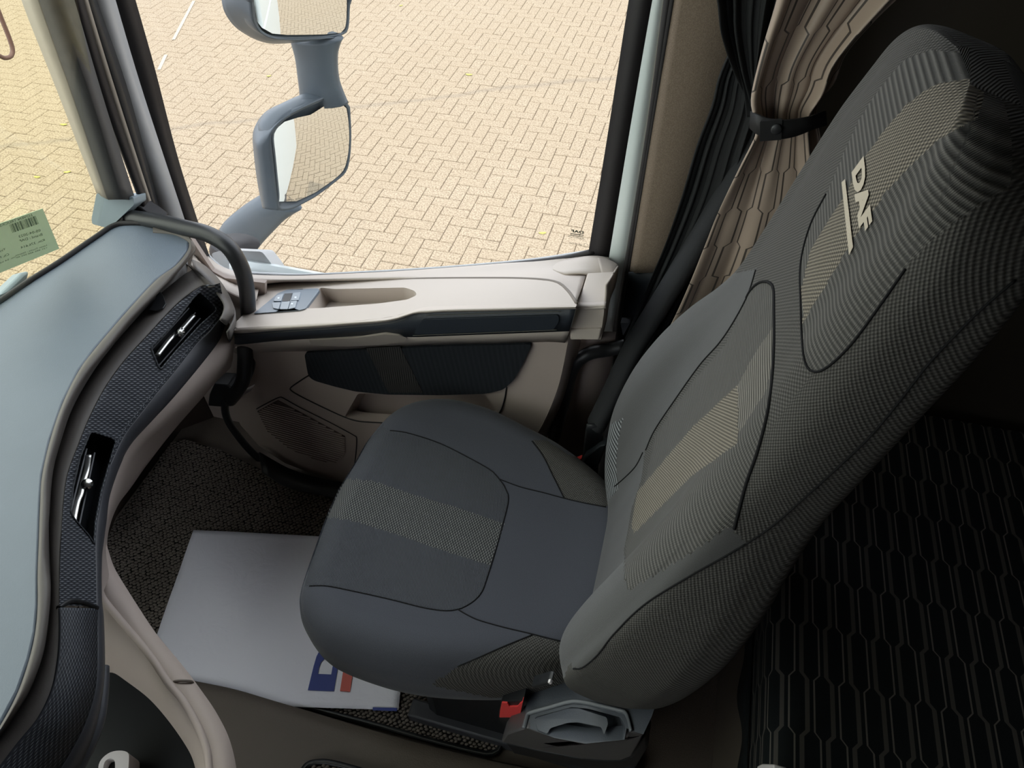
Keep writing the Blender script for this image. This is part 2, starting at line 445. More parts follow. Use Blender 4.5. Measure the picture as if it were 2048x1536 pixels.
for j in range(int(-1 / W_), int(11.5 / W_)):
    for i in range(int(-9.5 / W_), int(8 / W_)):
        k = (i + j) % 4
        if k == 0: r = (i, j, i + 2, j + 1)
        elif k == 3: r = (i, j - 1, i + 1, j + 1)
        else: continue
        x0, y0, x1, y1 = [a * W_ for a in r]
        cx, cy = (x0 + x1) / 2, (y0 + y1) / 2
        u, v = pix(Vector((cx, cy, 0)))
        d = (x0, y0, x1, y1, random.uniform(-.002, .002), random.random())
        inwin = (-10 < v < 545 and 290 + v * .2 < u < 1262 - v * .155 and not (450 < u < 700 and v < 420)) or (cy > 3.95 and -30 < u < 190 and v > -20)
        if v < 535 and inwin and v > 150: near.append((-v, d))
        else: far.append(d)
near.sort(key=lambda q: q[0]); far += [d for _, d in near[300:]]
def settone(me, tones):
    a = me.attributes.new('tone', 'FLOAT', 'POINT')
    for i, t in enumerate(tones): a.data[i].value = t
for _, d in near[:300]:
    V, Fc = brickdata(*d)
    me = bpy.data.meshes.new('brick'); me.from_pydata(V, [], Fc); settone(me, [d[5]] * 12)
    link('brick', me, M['paver'], gr)
V = []; Fc = []; T = []
for d in far:
    v, f = brickdata(*d); n = len(V); V += v; Fc += [tuple(q + n for q in t) for t in f]; T += [d[5]] * 12
me = bpy.data.meshes.new('brick'); me.from_pydata(V, [], Fc); settone(me, T)
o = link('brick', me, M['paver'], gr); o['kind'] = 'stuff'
G = PH(CZ)
for i, (u, v, wd, an, where) in enumerate([(938, 150, .075, .1, 'in the middle of the window view'), (1085, 467, .06, .3, 'close to the window corner above the etched mark'), (802, 12, .05, .8, 'beside the upper mirror'), (128, 250, .07, .2, 'behind the windscreen beside the pillar'),
                                    (75, 355, .06, .1, 'behind the windscreen above the green sticker'), (135, 345, .06, .5, 'behind the windscreen just left of the pillar foot'), (538, 153, .05, .6, 'left of the mirror arm')]):
    p = at(u, v, G); V = []; n = 8
    for s in (0, 1):
        for k in range(n):
            a = 2 * PI * k / n; x = math.cos(a) * wd / 2; y = math.sin(a) * wd * .22
            V.append(Vector((p.x + x * math.cos(an) - y * math.sin(an), p.y + x * math.sin(an) + y * math.cos(an), .003 + .002 * s + .004 * abs(math.cos(a)))))
    o = mk('fallen_leaf', V, [tuple(range(n)), tuple(range(n, 2 * n))] + [(k, (k + 1) % n, n + (k + 1) % n, n + k) for k in range(n)], M['leaf'])
    tag(o, 'small yellow leaf on the pavers ' + where, 'leaf', 'yellow leaves fallen on the pavers')
# chalk marks on the pavers
for (a, b, wh) in (((388, 2), (347, 80), 'longer upper'), ((332, 110), (318, 140), 'shorter lower')):
    pa, pb = at(*a, G), at(*b, G); s = (pb - pa).cross(Vector((0, 0, 1))).normalized() * .018
    z = Vector((0, 0, .004))
    o = mk('chalk_mark', [pa - s + z, pa + s + z, pb + s + z, pb - s + z], [(0, 1, 2, 3)], plastic('chalk', (.34, .30, .24), .9, .1))
    tag(o, wh + ' pale chalk streak on the pavers left of the mirror', 'mark')

# ================================================================== THE CAB SHELL
def H(h): return CZ - h
FL = H(1.885)
fl = box('floor', (-1.62, -1.15, FL - .06), (1.08, 1.30, FL), M['tunnel']); tag(fl, 'dark cab floor under the mats and the seat', 'floor', kind='structure')
ce = box('ceiling', (-1.0, -1.25, H(-.40)), (1.15, 1.42, H(-.46)), M['roof']); tag(ce, 'cab headliner above the seats', 'ceiling', kind='structure')
wr = box('wall_rear', (1.10, -1.25, FL), (1.16, 1.42, H(-.40)), M['wall']); tag(wr, 'dim brown rear wall behind the bunk', 'wall', kind='structure')
wl = thing('wall_left', 'driver side wall of the cab behind the camera', 'wall', (0, -1.2, FL), kind='structure')
box('lower_panel', (-1.5, -1.25, FL), (1.15, -1.19, H(.95)), M['firewall'], wl)
box('window_block_panel', (-.60, -1.25, H(.95)), (1.15, -1.19, H(-.40)), M['wall'], wl)  # unseen; carried forward over the driver window to cut its light
box('header_panel', (-1.2, -1.25, H(-.22)), (-.60, -1.19, H(-.40)), M['wall'], wl)
wf = thing('wall_front', 'bulkhead in front of the footwell and header above the windscreen', 'wall', (-1.5, 0, FL), kind='structure')
box('bulkhead', (-1.56, -1.25, FL - .05), (-1.475, 1.30, H(1.30)), M['firewall'], wf)
box('header', (-1.10, -1.25, H(-.22)), (-.95, 1.42, H(-.46)), M['roof'], wf)
wri = thing('wall_right', 'passenger side wall of the cab rearward of the door', 'wall', (.5, 1.4, FL), kind='structure')
box('inner_panel', (-.02, 1.345, FL), (1.15, 1.40, H(-.40)), M['wall'], wri)
box('door_header', (-1.15, 1.345, H(-.22)), (-.02, 1.40, H(-.40)), M['wall'], wri)
body = thing('cab_body', 'pale painted outer side panel of the truck cab seen in the mirrors', 'truck body', (.5, 1.5, 0), kind='structure')
o = prism('side_panel', [(0, 0)] * 3, PY(1.5), (0, 0.01, 0), M['paint'], body) if False else None
box('side_panel', (-1.25, 1.402, H(2.6)), (1.3, 1.45, H(1.30)), M['paint'], body, .03)
box('rear_side_panel', (.02, 1.402, H(1.30)), (1.3, 1.45, H(-.5)), M['paint'], body, .02)
box('step_panel', (-1.25, 1.30, H(2.9)), (.3, 1.44, H(2.55)), M['charcoal'], body, .03)
box('roof_panel', (-1.0, -1.35, H(-.47)), (1.25, 1.45, H(-.52)), M['paint'], body, .02)

# windscreen: leans back; PW is its plane
PW = (Vector((-1.30, 0, -1.0)), Vector((1, 0, -.33)).normalized())
ws = [(-1.36, -1.2, H(1.14)), (-1.36, 1.20, H(1.14)), (-.90, 1.12, H(-.25)), (-.90, -1.2, H(-.25))]
ws = [Vector(p) for p in ws]
wn = thing('window_2', 'windscreen at the left with the green sticker on it', 'windscreen', (-1.3, 0, H(1.0)), kind='structure')
off = Vector((-.006, 0, -.002))
mk('pane', ws + [p + off for p in ws], [(0, 1, 2, 3), (4, 5, 6, 7), (0, 1, 5, 4), (1, 2, 6, 5), (2, 3, 7, 6), (3, 0, 4, 7)], M['glassgreen'], wn)
w1 = thing('window_1', 'passenger side window looking down on the yard', 'window', (-.6, 1.35, H(1.1)), kind='structure')
PG = PY(1.352)
gl = [(271, 0), (308, 137), (354, 317), (425, 542), (520, 556), (600, 556), (850, 545), (1080, 525), (1184, 512), (1259, 0)]
glx = [(215, -200)] + gl + [(1290, -200)]
prism('pane', glx, PG, (0, .005, 0), M['glass'], w1)
# dark rubber around the pane
tube('window_seal', PT([(398, 500), (420, 535), (455, 549), (520, 555), (600, 555), (720, 551), (850, 544), (980, 534), (1080, 524), (1140, 515), (1190, 502)], PY(1.345)), .0075, M['rubber'], w1, n=80)
tube('window_channel', PT([(398, 492), (440, 534), (480, 545), (600, 551), (720, 546.5), (850, 539.5), (980, 529.5), (1080, 519.5), (1180, 504)], PY(1.37)), .006, M['paintgrey'], w1, n=80)
# etched mark on the window, mirror-wise as read from inside
wm = lambda u, v: at(u, v, PY(1.3505))
lettering('etched_letters', 'DAF', (1167, 468), (-25, -4), (.3, -5.5), wm, M['ink'], w1, bold=.04)
prism('etched_bar', [(1140.5, 466.5), (1167, 470), (1167, 471.3), (1140.5, 467.8)], PY(1.3505), (0, .0004, 0), M['ink'], w1)
prism('etched_line', [(1140, 469.5), (1166, 473.5), (1166, 474.3), (1140, 470.3)], PY(1.3505), (0, .0004, 0), M['ink'], w1)
lettering('etched_letters', 'PILKINGTON', (1168, 480), (-32, -6), (.2, -4.2), wm, M['ink'], w1)
lettering('etched_letters', '43R-001045', (1165, 491.5), (-27, -4.5), (.2, -2.8), wm, M['ink'], w1)
tube('etched_ring', [wm(1171.5 + 4 * math.cos(a), 491 + 4 * math.sin(a)) for a in [k * PI / 6 for k in range(12)]], .0003, M['ink'], w1, n=24, seg=4, closed=True)
w3 = thing('window_3', 'driver side window behind the camera', 'window', (-.8, -1.2, H(.9)), kind='structure')
box('pane', (-1.3, -1.222, H(.95)), (-.60, -1.217, H(-.22)), M['glass'], w3)

# ------------------------------------------------------------------ A pillar (trim_1) and door frame upright
tr = thing('trim_1', 'grey beige cover on the slanting front pillar', 'pillar trim', at(230, 400, PY(1.2)), kind='structure')
def strip(name, a, b, mat, parent, th=.01, n=24):
    """a, b: pixel runs with their planes; a sheet between them."""
    return loft(name, [PT(*a), PT(*b)], mat, parent, n=n, th=th)
loft('front_face', [PT([(34, -60), (46, 0), (122, 194), (196, 387)], PY(1.17)), PT([(64, -60), (79, 0), (150, 200), (217, 398)], PY(1.13))], M['pillar'], tr, n=16, th=.006)
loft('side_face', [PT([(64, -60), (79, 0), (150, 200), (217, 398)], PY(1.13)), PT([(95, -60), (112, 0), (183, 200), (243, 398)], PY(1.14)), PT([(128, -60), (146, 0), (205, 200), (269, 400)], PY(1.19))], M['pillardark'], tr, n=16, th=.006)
capp = rounded([(193, 386), (217, 397), (267, 394), (268, 410), (232, 444), (214, 456), (184, 448), (183, 437)], 4)
prism('pillar_cap', capp, P3((190, 390, PY(1.15)), (267, 396, PY(1.17)), (200, 450, PY(1.12))), (-.01, .05, -.02), M['pillarcap'], tr, bev=.004)
prism('pillar_foot', [(232, 444), (268, 408), (300, 430), (320, 445), (300, 480), (200, 462), (214, 456)], PY(1.19), (0, .04, 0), M['rubber'], tr, bev=.004)
fr = thing('trim_2', 'black and grey upright door frame beside the front pillar', 'door frame', at(320, 300, PY(1.33)), kind='structure')
L0 = [(146, -2), (205, 200), (288, 425)]
runs = [
    ('rubber_seal', [(128, -60), (146, 0), (205, 200), (290, 426)], [(150, -60), (164, 0), (225, 200), (303, 430)], M['rubber'], 1.20, 1.22),
    ('seal_lip', [(150, -60), (164, 0), (225, 200), (303, 430)], [(162, -60), (174, 0), (236, 200), (310, 432)], M['pillar'], 1.22, 1.23),
    ('seal_groove', [(162, -60), (174, 0), (236, 200), (310, 432)], [(174, -60), (190, 0), (256, 190), (321, 433)], M['black'], 1.23, 1.27),
    ('painted_upright', [(174, -60), (190, 0), (256, 190), (321, 433), (342, 500)], [(212, -60), (229, 0), (290, 205), (367, 433), (402, 545)], M['paintgrey'], 1.27, 1.31),
    ('window_run', [(212, -60), (229, 0), (290, 205), (367, 433), (402, 545)], [(252, -60), (269, 0), (308, 137), (354, 317), (400, 462), (429, 545)], M['rubber'], 1.31, 1.35)]
for nme, a, b, mt, ya, yb in runs:
    loft(nme, [PT(a, PY(ya)), PT(b, PY(yb))], mt, fr, n=24, th=.008)

# ------------------------------------------------------------------ B pillar (trim_3)
bp = thing('trim_3', 'pale painted door pillar with black seals behind the window', 'pillar trim', at(1280, 400, PY(1.35)), kind='structure')
for nme, a, b, mt, ya, yb in [
    ('window_run', [(1272, -60), (1259, 0), (1218, 260), (1176, 516)], [(1318, -60), (1305, 0), (1260, 260), (1216, 528)], M['rubber'], 1.345, 1.335),
    ('painted_pillar', [(1318, -60), (1305, 0), (1260, 260), (1216, 528)], [(1338, -60), (1327, 0), (1292, 260), (1250, 560), (1222, 700)], M['paint'], 1.335, 1.335),
    ('paint_edge', [(1338, -60), (1327, 0), (1292, 260), (1251, 520)], [(1342, -60), (1331, 0), (1296, 260), (1255, 520)], M['pillar'], 1.333, 1.333),
    ('door_seal', [(1342, -60), (1331, 0), (1296, 260), (1251, 530), (1228, 660), (1220, 760)], [(1360, -60), (1349, 0), (1306, 260), (1260, 545), (1243, 660), (1232, 760)], M['rubber'], 1.32, 1.30)]:
    loft(nme, [PT(a, PY(ya)), PT(b, PY(yb))], mt, bp, n=24, th=.008)
tube('seal_bead', PT([(1347, -60), (1337, 0), (1300, 260), (1256, 530), (1236, 660), (1226, 760)], PY(1.31)), .007, M['rubber'], bp)
t4 = thing('trim_4', 'brown felt panel between the door pillar and the curtain', 'wall panel', at(1370, 300, PY(1.3)), kind='structure')
loft('felt_panel', [PT([(1357, -60), (1348, 0), (1303, 260), (1257, 545)], PY(1.305)), PT([(1376, -60), (1366, 0), (1325, 260), (1275, 545)], PY(1.285)), PT([(1560, -60), (1560, 0), (1480, 260), (1360, 542)], PY(1.285))], M['felt'], t4, n=20, th=.006)
loft('lower_panel', [PT([(1257, 545), (1243, 645)], PY(1.29)), PT([(1420, 540), (1360, 660)], PY(1.28))], M['darkpanel'], t4, n=6, th=.006)
loft('base_panel', [PT([(1243, 645), (1226, 700), (1200, 800), (1170, 960), (1150, 1100)], PY(1.31)), PT([(1400, 640), (1380, 700), (1330, 800), (1300, 960), (1280, 1100)], PY(1.27))], M['black'], t4, n=12, th=.006)
prism('wedge_clip', [(1241, 646), (1260, 646), (1246, 672)], PY(1.262), (0, .02, 0), M['charcoal'], t4)
# ================================================================== THE DOOR
PO = PY(1.385)
dr = thing('door_1', 'beige passenger door with dark fabric insert and armrest', 'door', at(800, 800, PY(1.2)), kind='structure')
prism('outer_skin', [(385, 560), (440, 558), (520, 563), (600, 562), (850, 552), (1000, 540), (1100, 530), (1195, 512), (1262, 560), (1245, 900), (1150, 1200), (500, 1200), (380, 900)], PO, (0, .012, 0), M['paint'], dr)
PA = P3((466, 655, PY(1.06)), (1155, 613, PY(1.06)), (850, 560, PY(1.27)))
S0 = PT([(415, 512), (440, 532), (480, 546), (520, 551), (600, 552), (700, 548), (800, 543), (900, 536), (1000, 528), (1080, 521), (1130, 514), (1178, 506)], PY(1.345))
S0b = PT([(410, 532), (440, 552), (480, 559), (540, 561), (600, 560), (700, 558), (800, 554), (900, 550), (1000, 545), (1080, 541), (1130, 540), (1175, 540)], PY(1.295))
S1 = PT([(405, 560), (440, 575), (490, 574), (546, 565), (655, 562.5), (750, 560), (840, 557), (950, 556), (1050, 557), (1109, 563), (1134, 580), (1153, 605)], PA)
loft('sill', [S0, S0b, S1], M['beige'], dr, n=70, sub=4, th=.003)
tube('sill_groove', PT([(490, 574), (517, 568.5), (546, 565), (655, 562.5), (750, 560), (840, 557), (950, 556), (1050, 557), (1109, 563), (1134, 580), (1153, 607)], PA), .0035, M['beige_line'], dr, flat=.5)
tube('sill_accent', PT([(440, 545), (452, 553), (470, 561), (492, 565)], PY(1.29)), .003, M['beige_line'], dr, n=12)
arm_out = [(400, 562), (440, 576), (490, 575), (517, 569), (546, 565), (600, 564), (655, 562.5), (750, 560), (840, 557), (950, 556), (1050, 557), (1109, 563), (1134, 580), (1153, 605),
           (1153, 612), (1080, 607), (1000, 609), (900, 612), (860, 613), (838, 617), (815, 624), (790, 632), (760, 637), (700, 643), (640, 646), (560, 651), (474, 656), (467, 652), (470, 646), (515, 600), (505, 585), (470, 600), (400, 640)]
pocket = rounded([(640, 575), (670, 578), (810, 575), (830, 582), (834, 590), (815, 599), (756, 607), (640, 616), (612, 617)], 6)
prism('armrest_top', arm_out, PA, (0, .002, -.012), M['beige'], dr, holes=[pocket], bev=0)
rv = Vector((0, .012, -.055))
recess('grip_recess', pocket, PA, rv, M['beige'], dr, inset=.93)
edge = [(467, 652), (474, 656), (560, 651), (640, 646), (700, 643), (760, 637), (790, 632), (815, 624), (838, 617), (860, 613), (900, 612), (1000, 609), (1080, 607), (1153, 612)]
def sh(pts, du, dv): return [(p[0] + du, p[1] + dv) for p in pts]
E1 = PT(edge, PA); low = [(466, 662), (476, 667), (560, 661), (640, 656), (700, 651), (760, 646), (790, 641), (812, 634), (832, 628), (860, 626), (900, 624), (1000, 622), (1080, 620), (1151, 618)]
E2 = PT(sh(low, 0, -4), PY(1.048)); E3 = PT(low, PY(1.062))
loft('armrest_edge', [E1, E2, E3], M['beige'], dr, n=90, sub=3)
# dark stitched strip under the armrest edge
T1 = PT(low, PY(1.064)); sb = [(470, 687), (480, 688), (560, 680), (640, 675), (706, 671), (740, 669), (769, 668), (800, 671), (823, 673), (880, 671), (960, 668), (1040, 665), (1090, 663), (1139, 661)]
T2 = PT(sb, PY(1.078))
loft('leather_strip', [T1, T2], M['blueblack'], dr, n=70, sub=1, th=.004)
PS = P3((900, 650, PY(1.070)), (1130, 640, PY(1.068)), (1000, 627, PY(1.063)))
ins = rounded([(846, 637), (1118, 628), (1119, 640), (1108, 657), (829, 667), (831, 660)], 5)
prism('leather_inset', ins, PS, (0, -.004, 0), M['blueblack'], dr, bev=.0015)
for k, (a, b) in enumerate([(sh([(852, 631), (980, 627), (1122, 623)], 0, 0), 1), (sh([(826, 671), (960, 666), (1114, 660)], 0, 0), 1)]):
    tube('stitching', PT(a, (PS[0] + Vector((0, -.003, 0)), PS[1])), .0008, M['threadlight'], dr, n=40, seg=5)
tube('stitching', PT(sh(low, 2, 3)[:8], PY(1.062)), .0008, M['threadlight'], dr, n=60, seg=5)
# beige band under the strip with the pull ledge
bb = [(480, 712), (500, 706), (560, 702), (613, 701), (700, 698), (800, 692), (900, 688), (1000, 686), (1067, 683), (1100, 682), (1130, 684)]
sbb = [(472, 688), (500, 686), (560, 680), (640, 675), (706, 671), (769, 668), (823, 673), (900, 670), (1000, 667), (1090, 663), (1139, 661)]
loft('upper_band', [PT(sbb, PY(1.085)), PT(bb, PY(1.135))], M['beige'], dr, n=70, sub=2, th=.004)
led = [(617, 680), (700, 677), (769, 669), (800, 671), (815, 676), (808, 684), (760, 690), (700, 693), (640, 692), (622, 688)]
prism('pull_ledge', rounded(led, 5), P3((620, 685, PY(1.085)), (810, 676, PY(1.08)), (700, 690, PY(1.10))), (0, .03, 0), M['beige'], dr, bev=.004)
# lower card, fabric insert, pocket, speaker grille
PD = P3((520, 700, PY(1.135)), (1120, 690, PY(1.135)), (700, 960, PY(1.115)))
card = [(470, 696), (560, 700), (700, 695), (900, 687), (1060, 681), (1136, 672), (1128, 720), (1118, 765), (1102, 810), (1078, 860), (1050, 900), (1020, 940), (980, 990), (900, 1010), (760, 985), (688, 965), (620, 946), (569, 926), (518, 892), (481, 850), (462, 810), (480, 793), (502, 782), (514, 762), (517, 735), (506, 715), (490, 706)]
pk = rounded([(689, 834), (716, 787), (850, 790), (972, 790), (998, 830), (960, 850), (850, 852), (780, 845), (722, 841)], 5)
fabp = rounded([(611, 702), (700, 697.5), (900, 688), (1066, 684), (1046, 726), (1029, 756), (1008, 775), (974, 783), (882, 786), (777, 785), (714, 779), (672, 769), (630, 757), (619, 748)], 8)
prism('door_card', card, PD, (0, .03, 0), M['beigelow'], dr, holes=[pk])
recess('door_pocket', pk, PD, (0, .055, -.03), M['beigelow'], dr, inset=.97)
prism('fabric_insert', fabp, (PD[0] + Vector((0, -.002, 0)), PD[1]), (0, -.008, 0), fabric('insert_cloth', (.010, .012, .016), (.022, .026, .032), 'diag', .005, .5, uvk='Object'), dr, bev=.004)
prism('fabric_stripe', [(732, 696), (800, 692.5), (846, 785), (777, 784.5)], (PD[0] + Vector((0, -.0105, 0)), PD[1]), (0, -.0008, 0), fabric('insert_stripe', (.012, .012, .013), (.055, .052, .05), 'dots', .006, .6, uvk='Object'), dr)
loft('rear_return', [PT([(1139, 661), (1128, 720), (1118, 765), (1102, 810), (1078, 860), (1040, 915)], PD), PT([(1165, 664), (1152, 720), (1140, 765), (1125, 810), (1100, 860), (1070, 915)], PY(1.20))], M['beigelow'], dr, n=16, th=.003)
loft('rear_shade_panel', [PT([(1150, 664), (1140, 720), (1128, 765), (1113, 810), (1085, 870), (1030, 960)], PY(1.23)), PT([(1232, 664), (1224, 720), (1212, 780), (1200, 830), (1180, 900), (1150, 1000)], PY(1.26))], M['beigelow'], dr, n=16, th=.003)
PDf = (PD[0] + Vector((0, -.0015, 0)), PD[1])
tube('pocket_groove', PT([(619, 750), (600, 762), (582, 775), (582, 781), (600, 792), (640, 812), (686, 833), (720, 843), (780, 846)], PDf), .0018, M['black'], dr, n=60, seg=6)
tube('pocket_groove', PT([(1013, 774), (1010, 795), (1004, 815), (997, 829)], PDf), .0018, M['black'], dr, n=20, seg=6)
tube('grille_groove', PT([(513, 818), (535, 806), (558, 795), (566, 796), (600, 815), (660, 845), (708, 871), (713, 877), (712, 905), (708, 935)], PDf), .0015, M['black'], dr, n=70, seg=6)
gp = [(515, 822), (556, 800), (690, 872), (690, 905), (672, 925), (640, 922), (580, 898), (535, 862)]
V = []; Fc = []
for k in range(28):
    yy = 810 + k * 4.2
    xs = []
    for i in range(len(gp)):
        (x0, y0), (x1, y1) = gp[i], gp[(i + 1) % len(gp)]
        # slanted rib lines: v = yy + .27*(u-560)
        f0 = y0 - (yy + .27 * (x0 - 560)); f1 = y1 - (yy + .27 * (x1 - 560))
        if f0 * f1 < 0: t = f0 / (f0 - f1); xs.append(x0 + (x1 - x0) * t)
    if len(xs) < 2: continue
    a, b = min(xs), max(xs)
    q = [at(a, yy + .27 * (a - 560), PDf), at(b, yy + .27 * (b - 560), PDf), at(b, yy + 2 + .27 * (b - 560), PDf), at(a, yy + 2 + .27 * (a - 560), PDf)]
    n = len(V); V += q + [p + Vector((0, -.0025, 0)) for p in q]
    Fc += [(n, n + 1, n + 2, n + 3), (n + 4, n + 5, n + 6, n + 7), (n, n + 1, n + 5, n + 4), (n + 2, n + 3, n + 7, n + 6)]
gb = prism('grille_bed', gp, (PD[0] + Vector((0, -.0005, 0)), PD[1]), (0, -.0008, 0), M['firewall'], dr)
g = mk('speaker_grille', V, Fc, M['beigelow'], dr); g['kind'] = 'stuff'
# rear end block of the armrest and the raised corner
prism('end_block', rounded([(1153, 618), (1209, 616), (1205, 648), (1200, 679), (1141, 679), (1140, 663)], 3), PY(1.10), (0, .12, 0), M['beige'], dr, bev=.005)
prism('end_block_base', [(1141, 660), (1203, 658), (1199, 680), (1140, 679)], PY(1.095), (0, .05, 0), M['beige'], dr, bev=.003)
loft('end_top', [PT([(1153, 613), (1180, 614), (1211, 612)], PY(1.10)), PT([(1148, 590), (1180, 592), (1214, 588)], PY(1.17)), PT([(1135, 565), (1175, 568), (1218, 566)], PY(1.24)), PT([(1100, 548), (1165, 550), (1224, 560)], PY(1.29))], M['beige'], dr, n=16, sub=3, th=.004)
loft('end_top_edge', [PT([(1153, 606), (1180, 606), (1213, 604)], PY(1.118)), PT([(1153, 617), (1180, 618), (1211, 616)], PY(1.098))], M['beige'], dr, n=10, sub=1, th=.004)
loft('raised_corner', [PT([(1080, 530), (1130, 519), (1175, 513), (1212, 514)], PY(1.34)), PT([(1100, 540), (1150, 530), (1195, 519), (1222, 524)], PY(1.30)), PT([(1130, 549), (1170, 548), (1205, 562), (1219, 560)], PY(1.255))], M['beige'], dr, n=16, sub=2, th=.004)
loft('corner_face', [PT([(1195, 516), (1222, 522), (1236, 532)], PY(1.30)), PT([(1208, 567), (1218, 566), (1226, 564)], PY(1.235))], M['beige'], dr, n=8, th=.004)
loft('end_side', [PT([(1236, 532), (1230, 570), (1218, 600), (1212, 640), (1202, 678)], PY(1.29)), PT([(1212, 570), (1212, 585), (1210, 612), (1206, 645), (1200, 679)], PY(1.12))], M['beige'], dr, n=12, th=.004)
# window switch panel with its keys
PAs = (PA[0] + Vector((0, -.001, .004)), PA[1])
sw = rounded([(507, 627), (540, 600), (556, 586), (575, 579), (636, 576.5), (639, 580), (611, 617), (600, 620)], 3)
sp = prism('switch_panel', sw, PAs, (0, .002, -.008), plastic('switch_panel_grey', (.17, .20, .235), .4, .5), dr, bev=.002)
kmat = plastic('switch_key_grey', (.27, .31, .35), .35, .5)
PK = (PAs[0] + Vector((0, -.0008, .0035)), PAs[1])
for q in ([(546, 602), (553, 591), (567, 587), (562, 602)], [(544, 605), (561, 604), (557, 618), (546, 616)], [(563, 604), (580, 602), (575, 618), (559, 618)], [(582, 602), (594, 601), (590, 615), (576, 618)], [(586, 586), (601, 584), (597, 600), (582, 601)]):
    prism('switch_key', rounded(q, 1.5, 2), PK, (0, .001, -.005), kmat, sp, bev=.0008)
prism('switch_recess', [(569, 587), (585, 586), (579, 602), (564, 602)], (PAs[0] + Vector((0, 0, .001)), PAs[1]), (0, 0, -.004), M['black'], sp)
for (x, y) in ((557, 596), (591, 594.5), (584, 607.5)):
    prism('key_symbol', [(x - 2, y - 1.2), (x + 2, y - 1.6), (x + 1.6, y + 1.4), (x - 2.2, y + 1.6)], (PK[0] + Vector((0, 0, .0006)), PK[1]), (0, 0, -.0004), plastic('key_white', (.7, .75, .8), .5), sp)
# dark floor-side seal of the door opening
t5 = thing('trim_5', 'black rubber seal curving down the front of the door opening', 'seal', at(480, 850, PY(1.1)), kind='structure')
tube('door_seal', PT([(500, 690), (502, 735), (485, 770), (455, 790), (452, 830), (475, 870), (510, 910), (560, 945), (620, 968), (700, 990), (800, 1015)], PY(1.14)), .0115, M['black'], t5, n=80)
loft('sill_plate', [PT([(518, 905), (580, 938), (640, 957), (700, 970), (800, 1000)], PY(1.08)), PT([(526, 945), (575, 975), (640, 990), (700, 1003), (800, 1030)], PY(1.03))], M['black'], t5, n=20, th=.01)
prism('hinge_cover', [(428, 768), (455, 770), (482, 790), (450, 815), (415, 812), (418, 790)], PY(1.13), (0, .05, 0), M['black'], t5, bev=.004)
t7 = thing('trim_7', 'beige side trim between the dashboard end and the door', 'side trim', at(440, 650, PY(1.2)), kind='structure')
prism('side_panel', [(372, 462), (400, 505), (425, 542), (450, 556), (530, 566), (528, 640), (520, 760), (500, 860), (520, 935), (430, 905), (345, 888), (250, 700), (330, 520)], PY(1.262), (0, .012, 0), M['beigelow'], t7)
loft('jamb_ledge', [PT([(390, 500), (428, 540), (478, 560), (520, 566)], PY(1.30)), PT([(382, 530), (420, 560), (470, 590), (512, 604)], PY(1.19))], M['beige'], t7, n=14, th=.004)
loft('jamb_face', [PT([(382, 530), (420, 560), (470, 590), (512, 604)], PY(1.19)), PT([(400, 640), (440, 680), (470, 705), (500, 712)], PY(1.20))], M['beigelow'], t7, n=14, th=.004)
# ================================================================== DASHBOARD
ds = thing('dashboard', 'curved dashboard with dark grey top coloured with sky sheen, woven strip and two air vents', 'dashboard', at(150, 900, PH(1.2)))
d_ws = [(-60, 640), (0, 601), (60, 560), (120, 522), (190, 474), (225, 452), (262, 446)]
d0 = [(262, 446), (330, 450), (365, 462), (378, 484), (375, 500), (350, 530), (312, 558), (250, 625), (187, 699), (156, 742), (125, 805), (101, 875), (84, 949), (80, 1008), (77, 1091), (75, 1146), (75, 1209), (70, 1265), (57, 1321), (35, 1384), (0, 1450), (-50, 1520), (-120, 1600)]
topo = d_ws + d0[1:] + [(-500, 1700), (-500, 900)]
dtp = PH(.985)
loft('light_stop_panel', [[p + Vector((.004, 0, -.03)) for p in PT(d_ws, PH(.985))], [Vector((-1.485, y, H(1.33))) for y in (.5, .7, .85, 1.0, 1.1, 1.22, 1.26)]], M['black'], ds, n=30)  # hidden panel added to keep windscreen light out of the footwell
box('light_stop_box', (-1.40, -1.15, H(1.02)), (-1.38, .78, H(1.5)), M['black'], ds)  # added alongside, stops the same light across the rest of the cab
top = prism('dash_top', topo, dtp, (0, 0, -.012), M['dashtop'], ds, bev=.004)
tube('rear_edge_lip', PT([(-60, 640), (0, 602), (60, 561), (120, 523), (190, 475), (228, 451), (265, 446), (330, 450)], PH(.982)), .006, M['rubber'], ds, n=60)
c0 = [(300, 452), (345, 453), (372, 470), (378, 490), (372, 506)] + [(350, 532), (312, 560), (250, 627), (187, 701), (156, 744), (125, 807), (101, 877), (84, 951), (80, 1010), (77, 1093), (75, 1148), (75, 1211), (70, 1267), (57, 1323), (35, 1386), (0, 1452), (-50, 1524)]
c1 = [(310, 466), (352, 470), (380, 484), (388, 500), (382, 514)] + [(364, 536), (320, 582), (266, 637), (219, 695), (172, 754), (137, 820), (117, 883), (101, 949), (98, 1027), (95, 1095), (98, 1140), (101, 1180), (96, 1244), (84, 1314), (56, 1384), (21, 1436), (-35, 1510)]
c1d = [(372, 528), (385, 540), (372, 548), (350, 565), (312, 598), (262, 650), (217, 703), (174, 762), (140, 828), (121, 888), (105, 951), (100, 1027), (98, 1060), (99, 1110), (103, 1180), (98, 1244), (86, 1314), (59, 1384), (25, 1440), (-15, 1495), (-60, 1540)]
loft('dash_lip', [PT(c0, PH(.985)), PT(sh(c0, 5, 1), PH(.979)), PT(sh(c1, -4, 0), PH(.985)), PT(c1, PH(1.0)), PT(sh(c1, -2, 1), PH(1.02)), PT([(376, 520)] + c1d[2:], PH(1.045))], M['brownlip'], ds, n=140, sub=3)
c1b = [(375, 505), (390, 520), (385, 535)] + c1[5:]
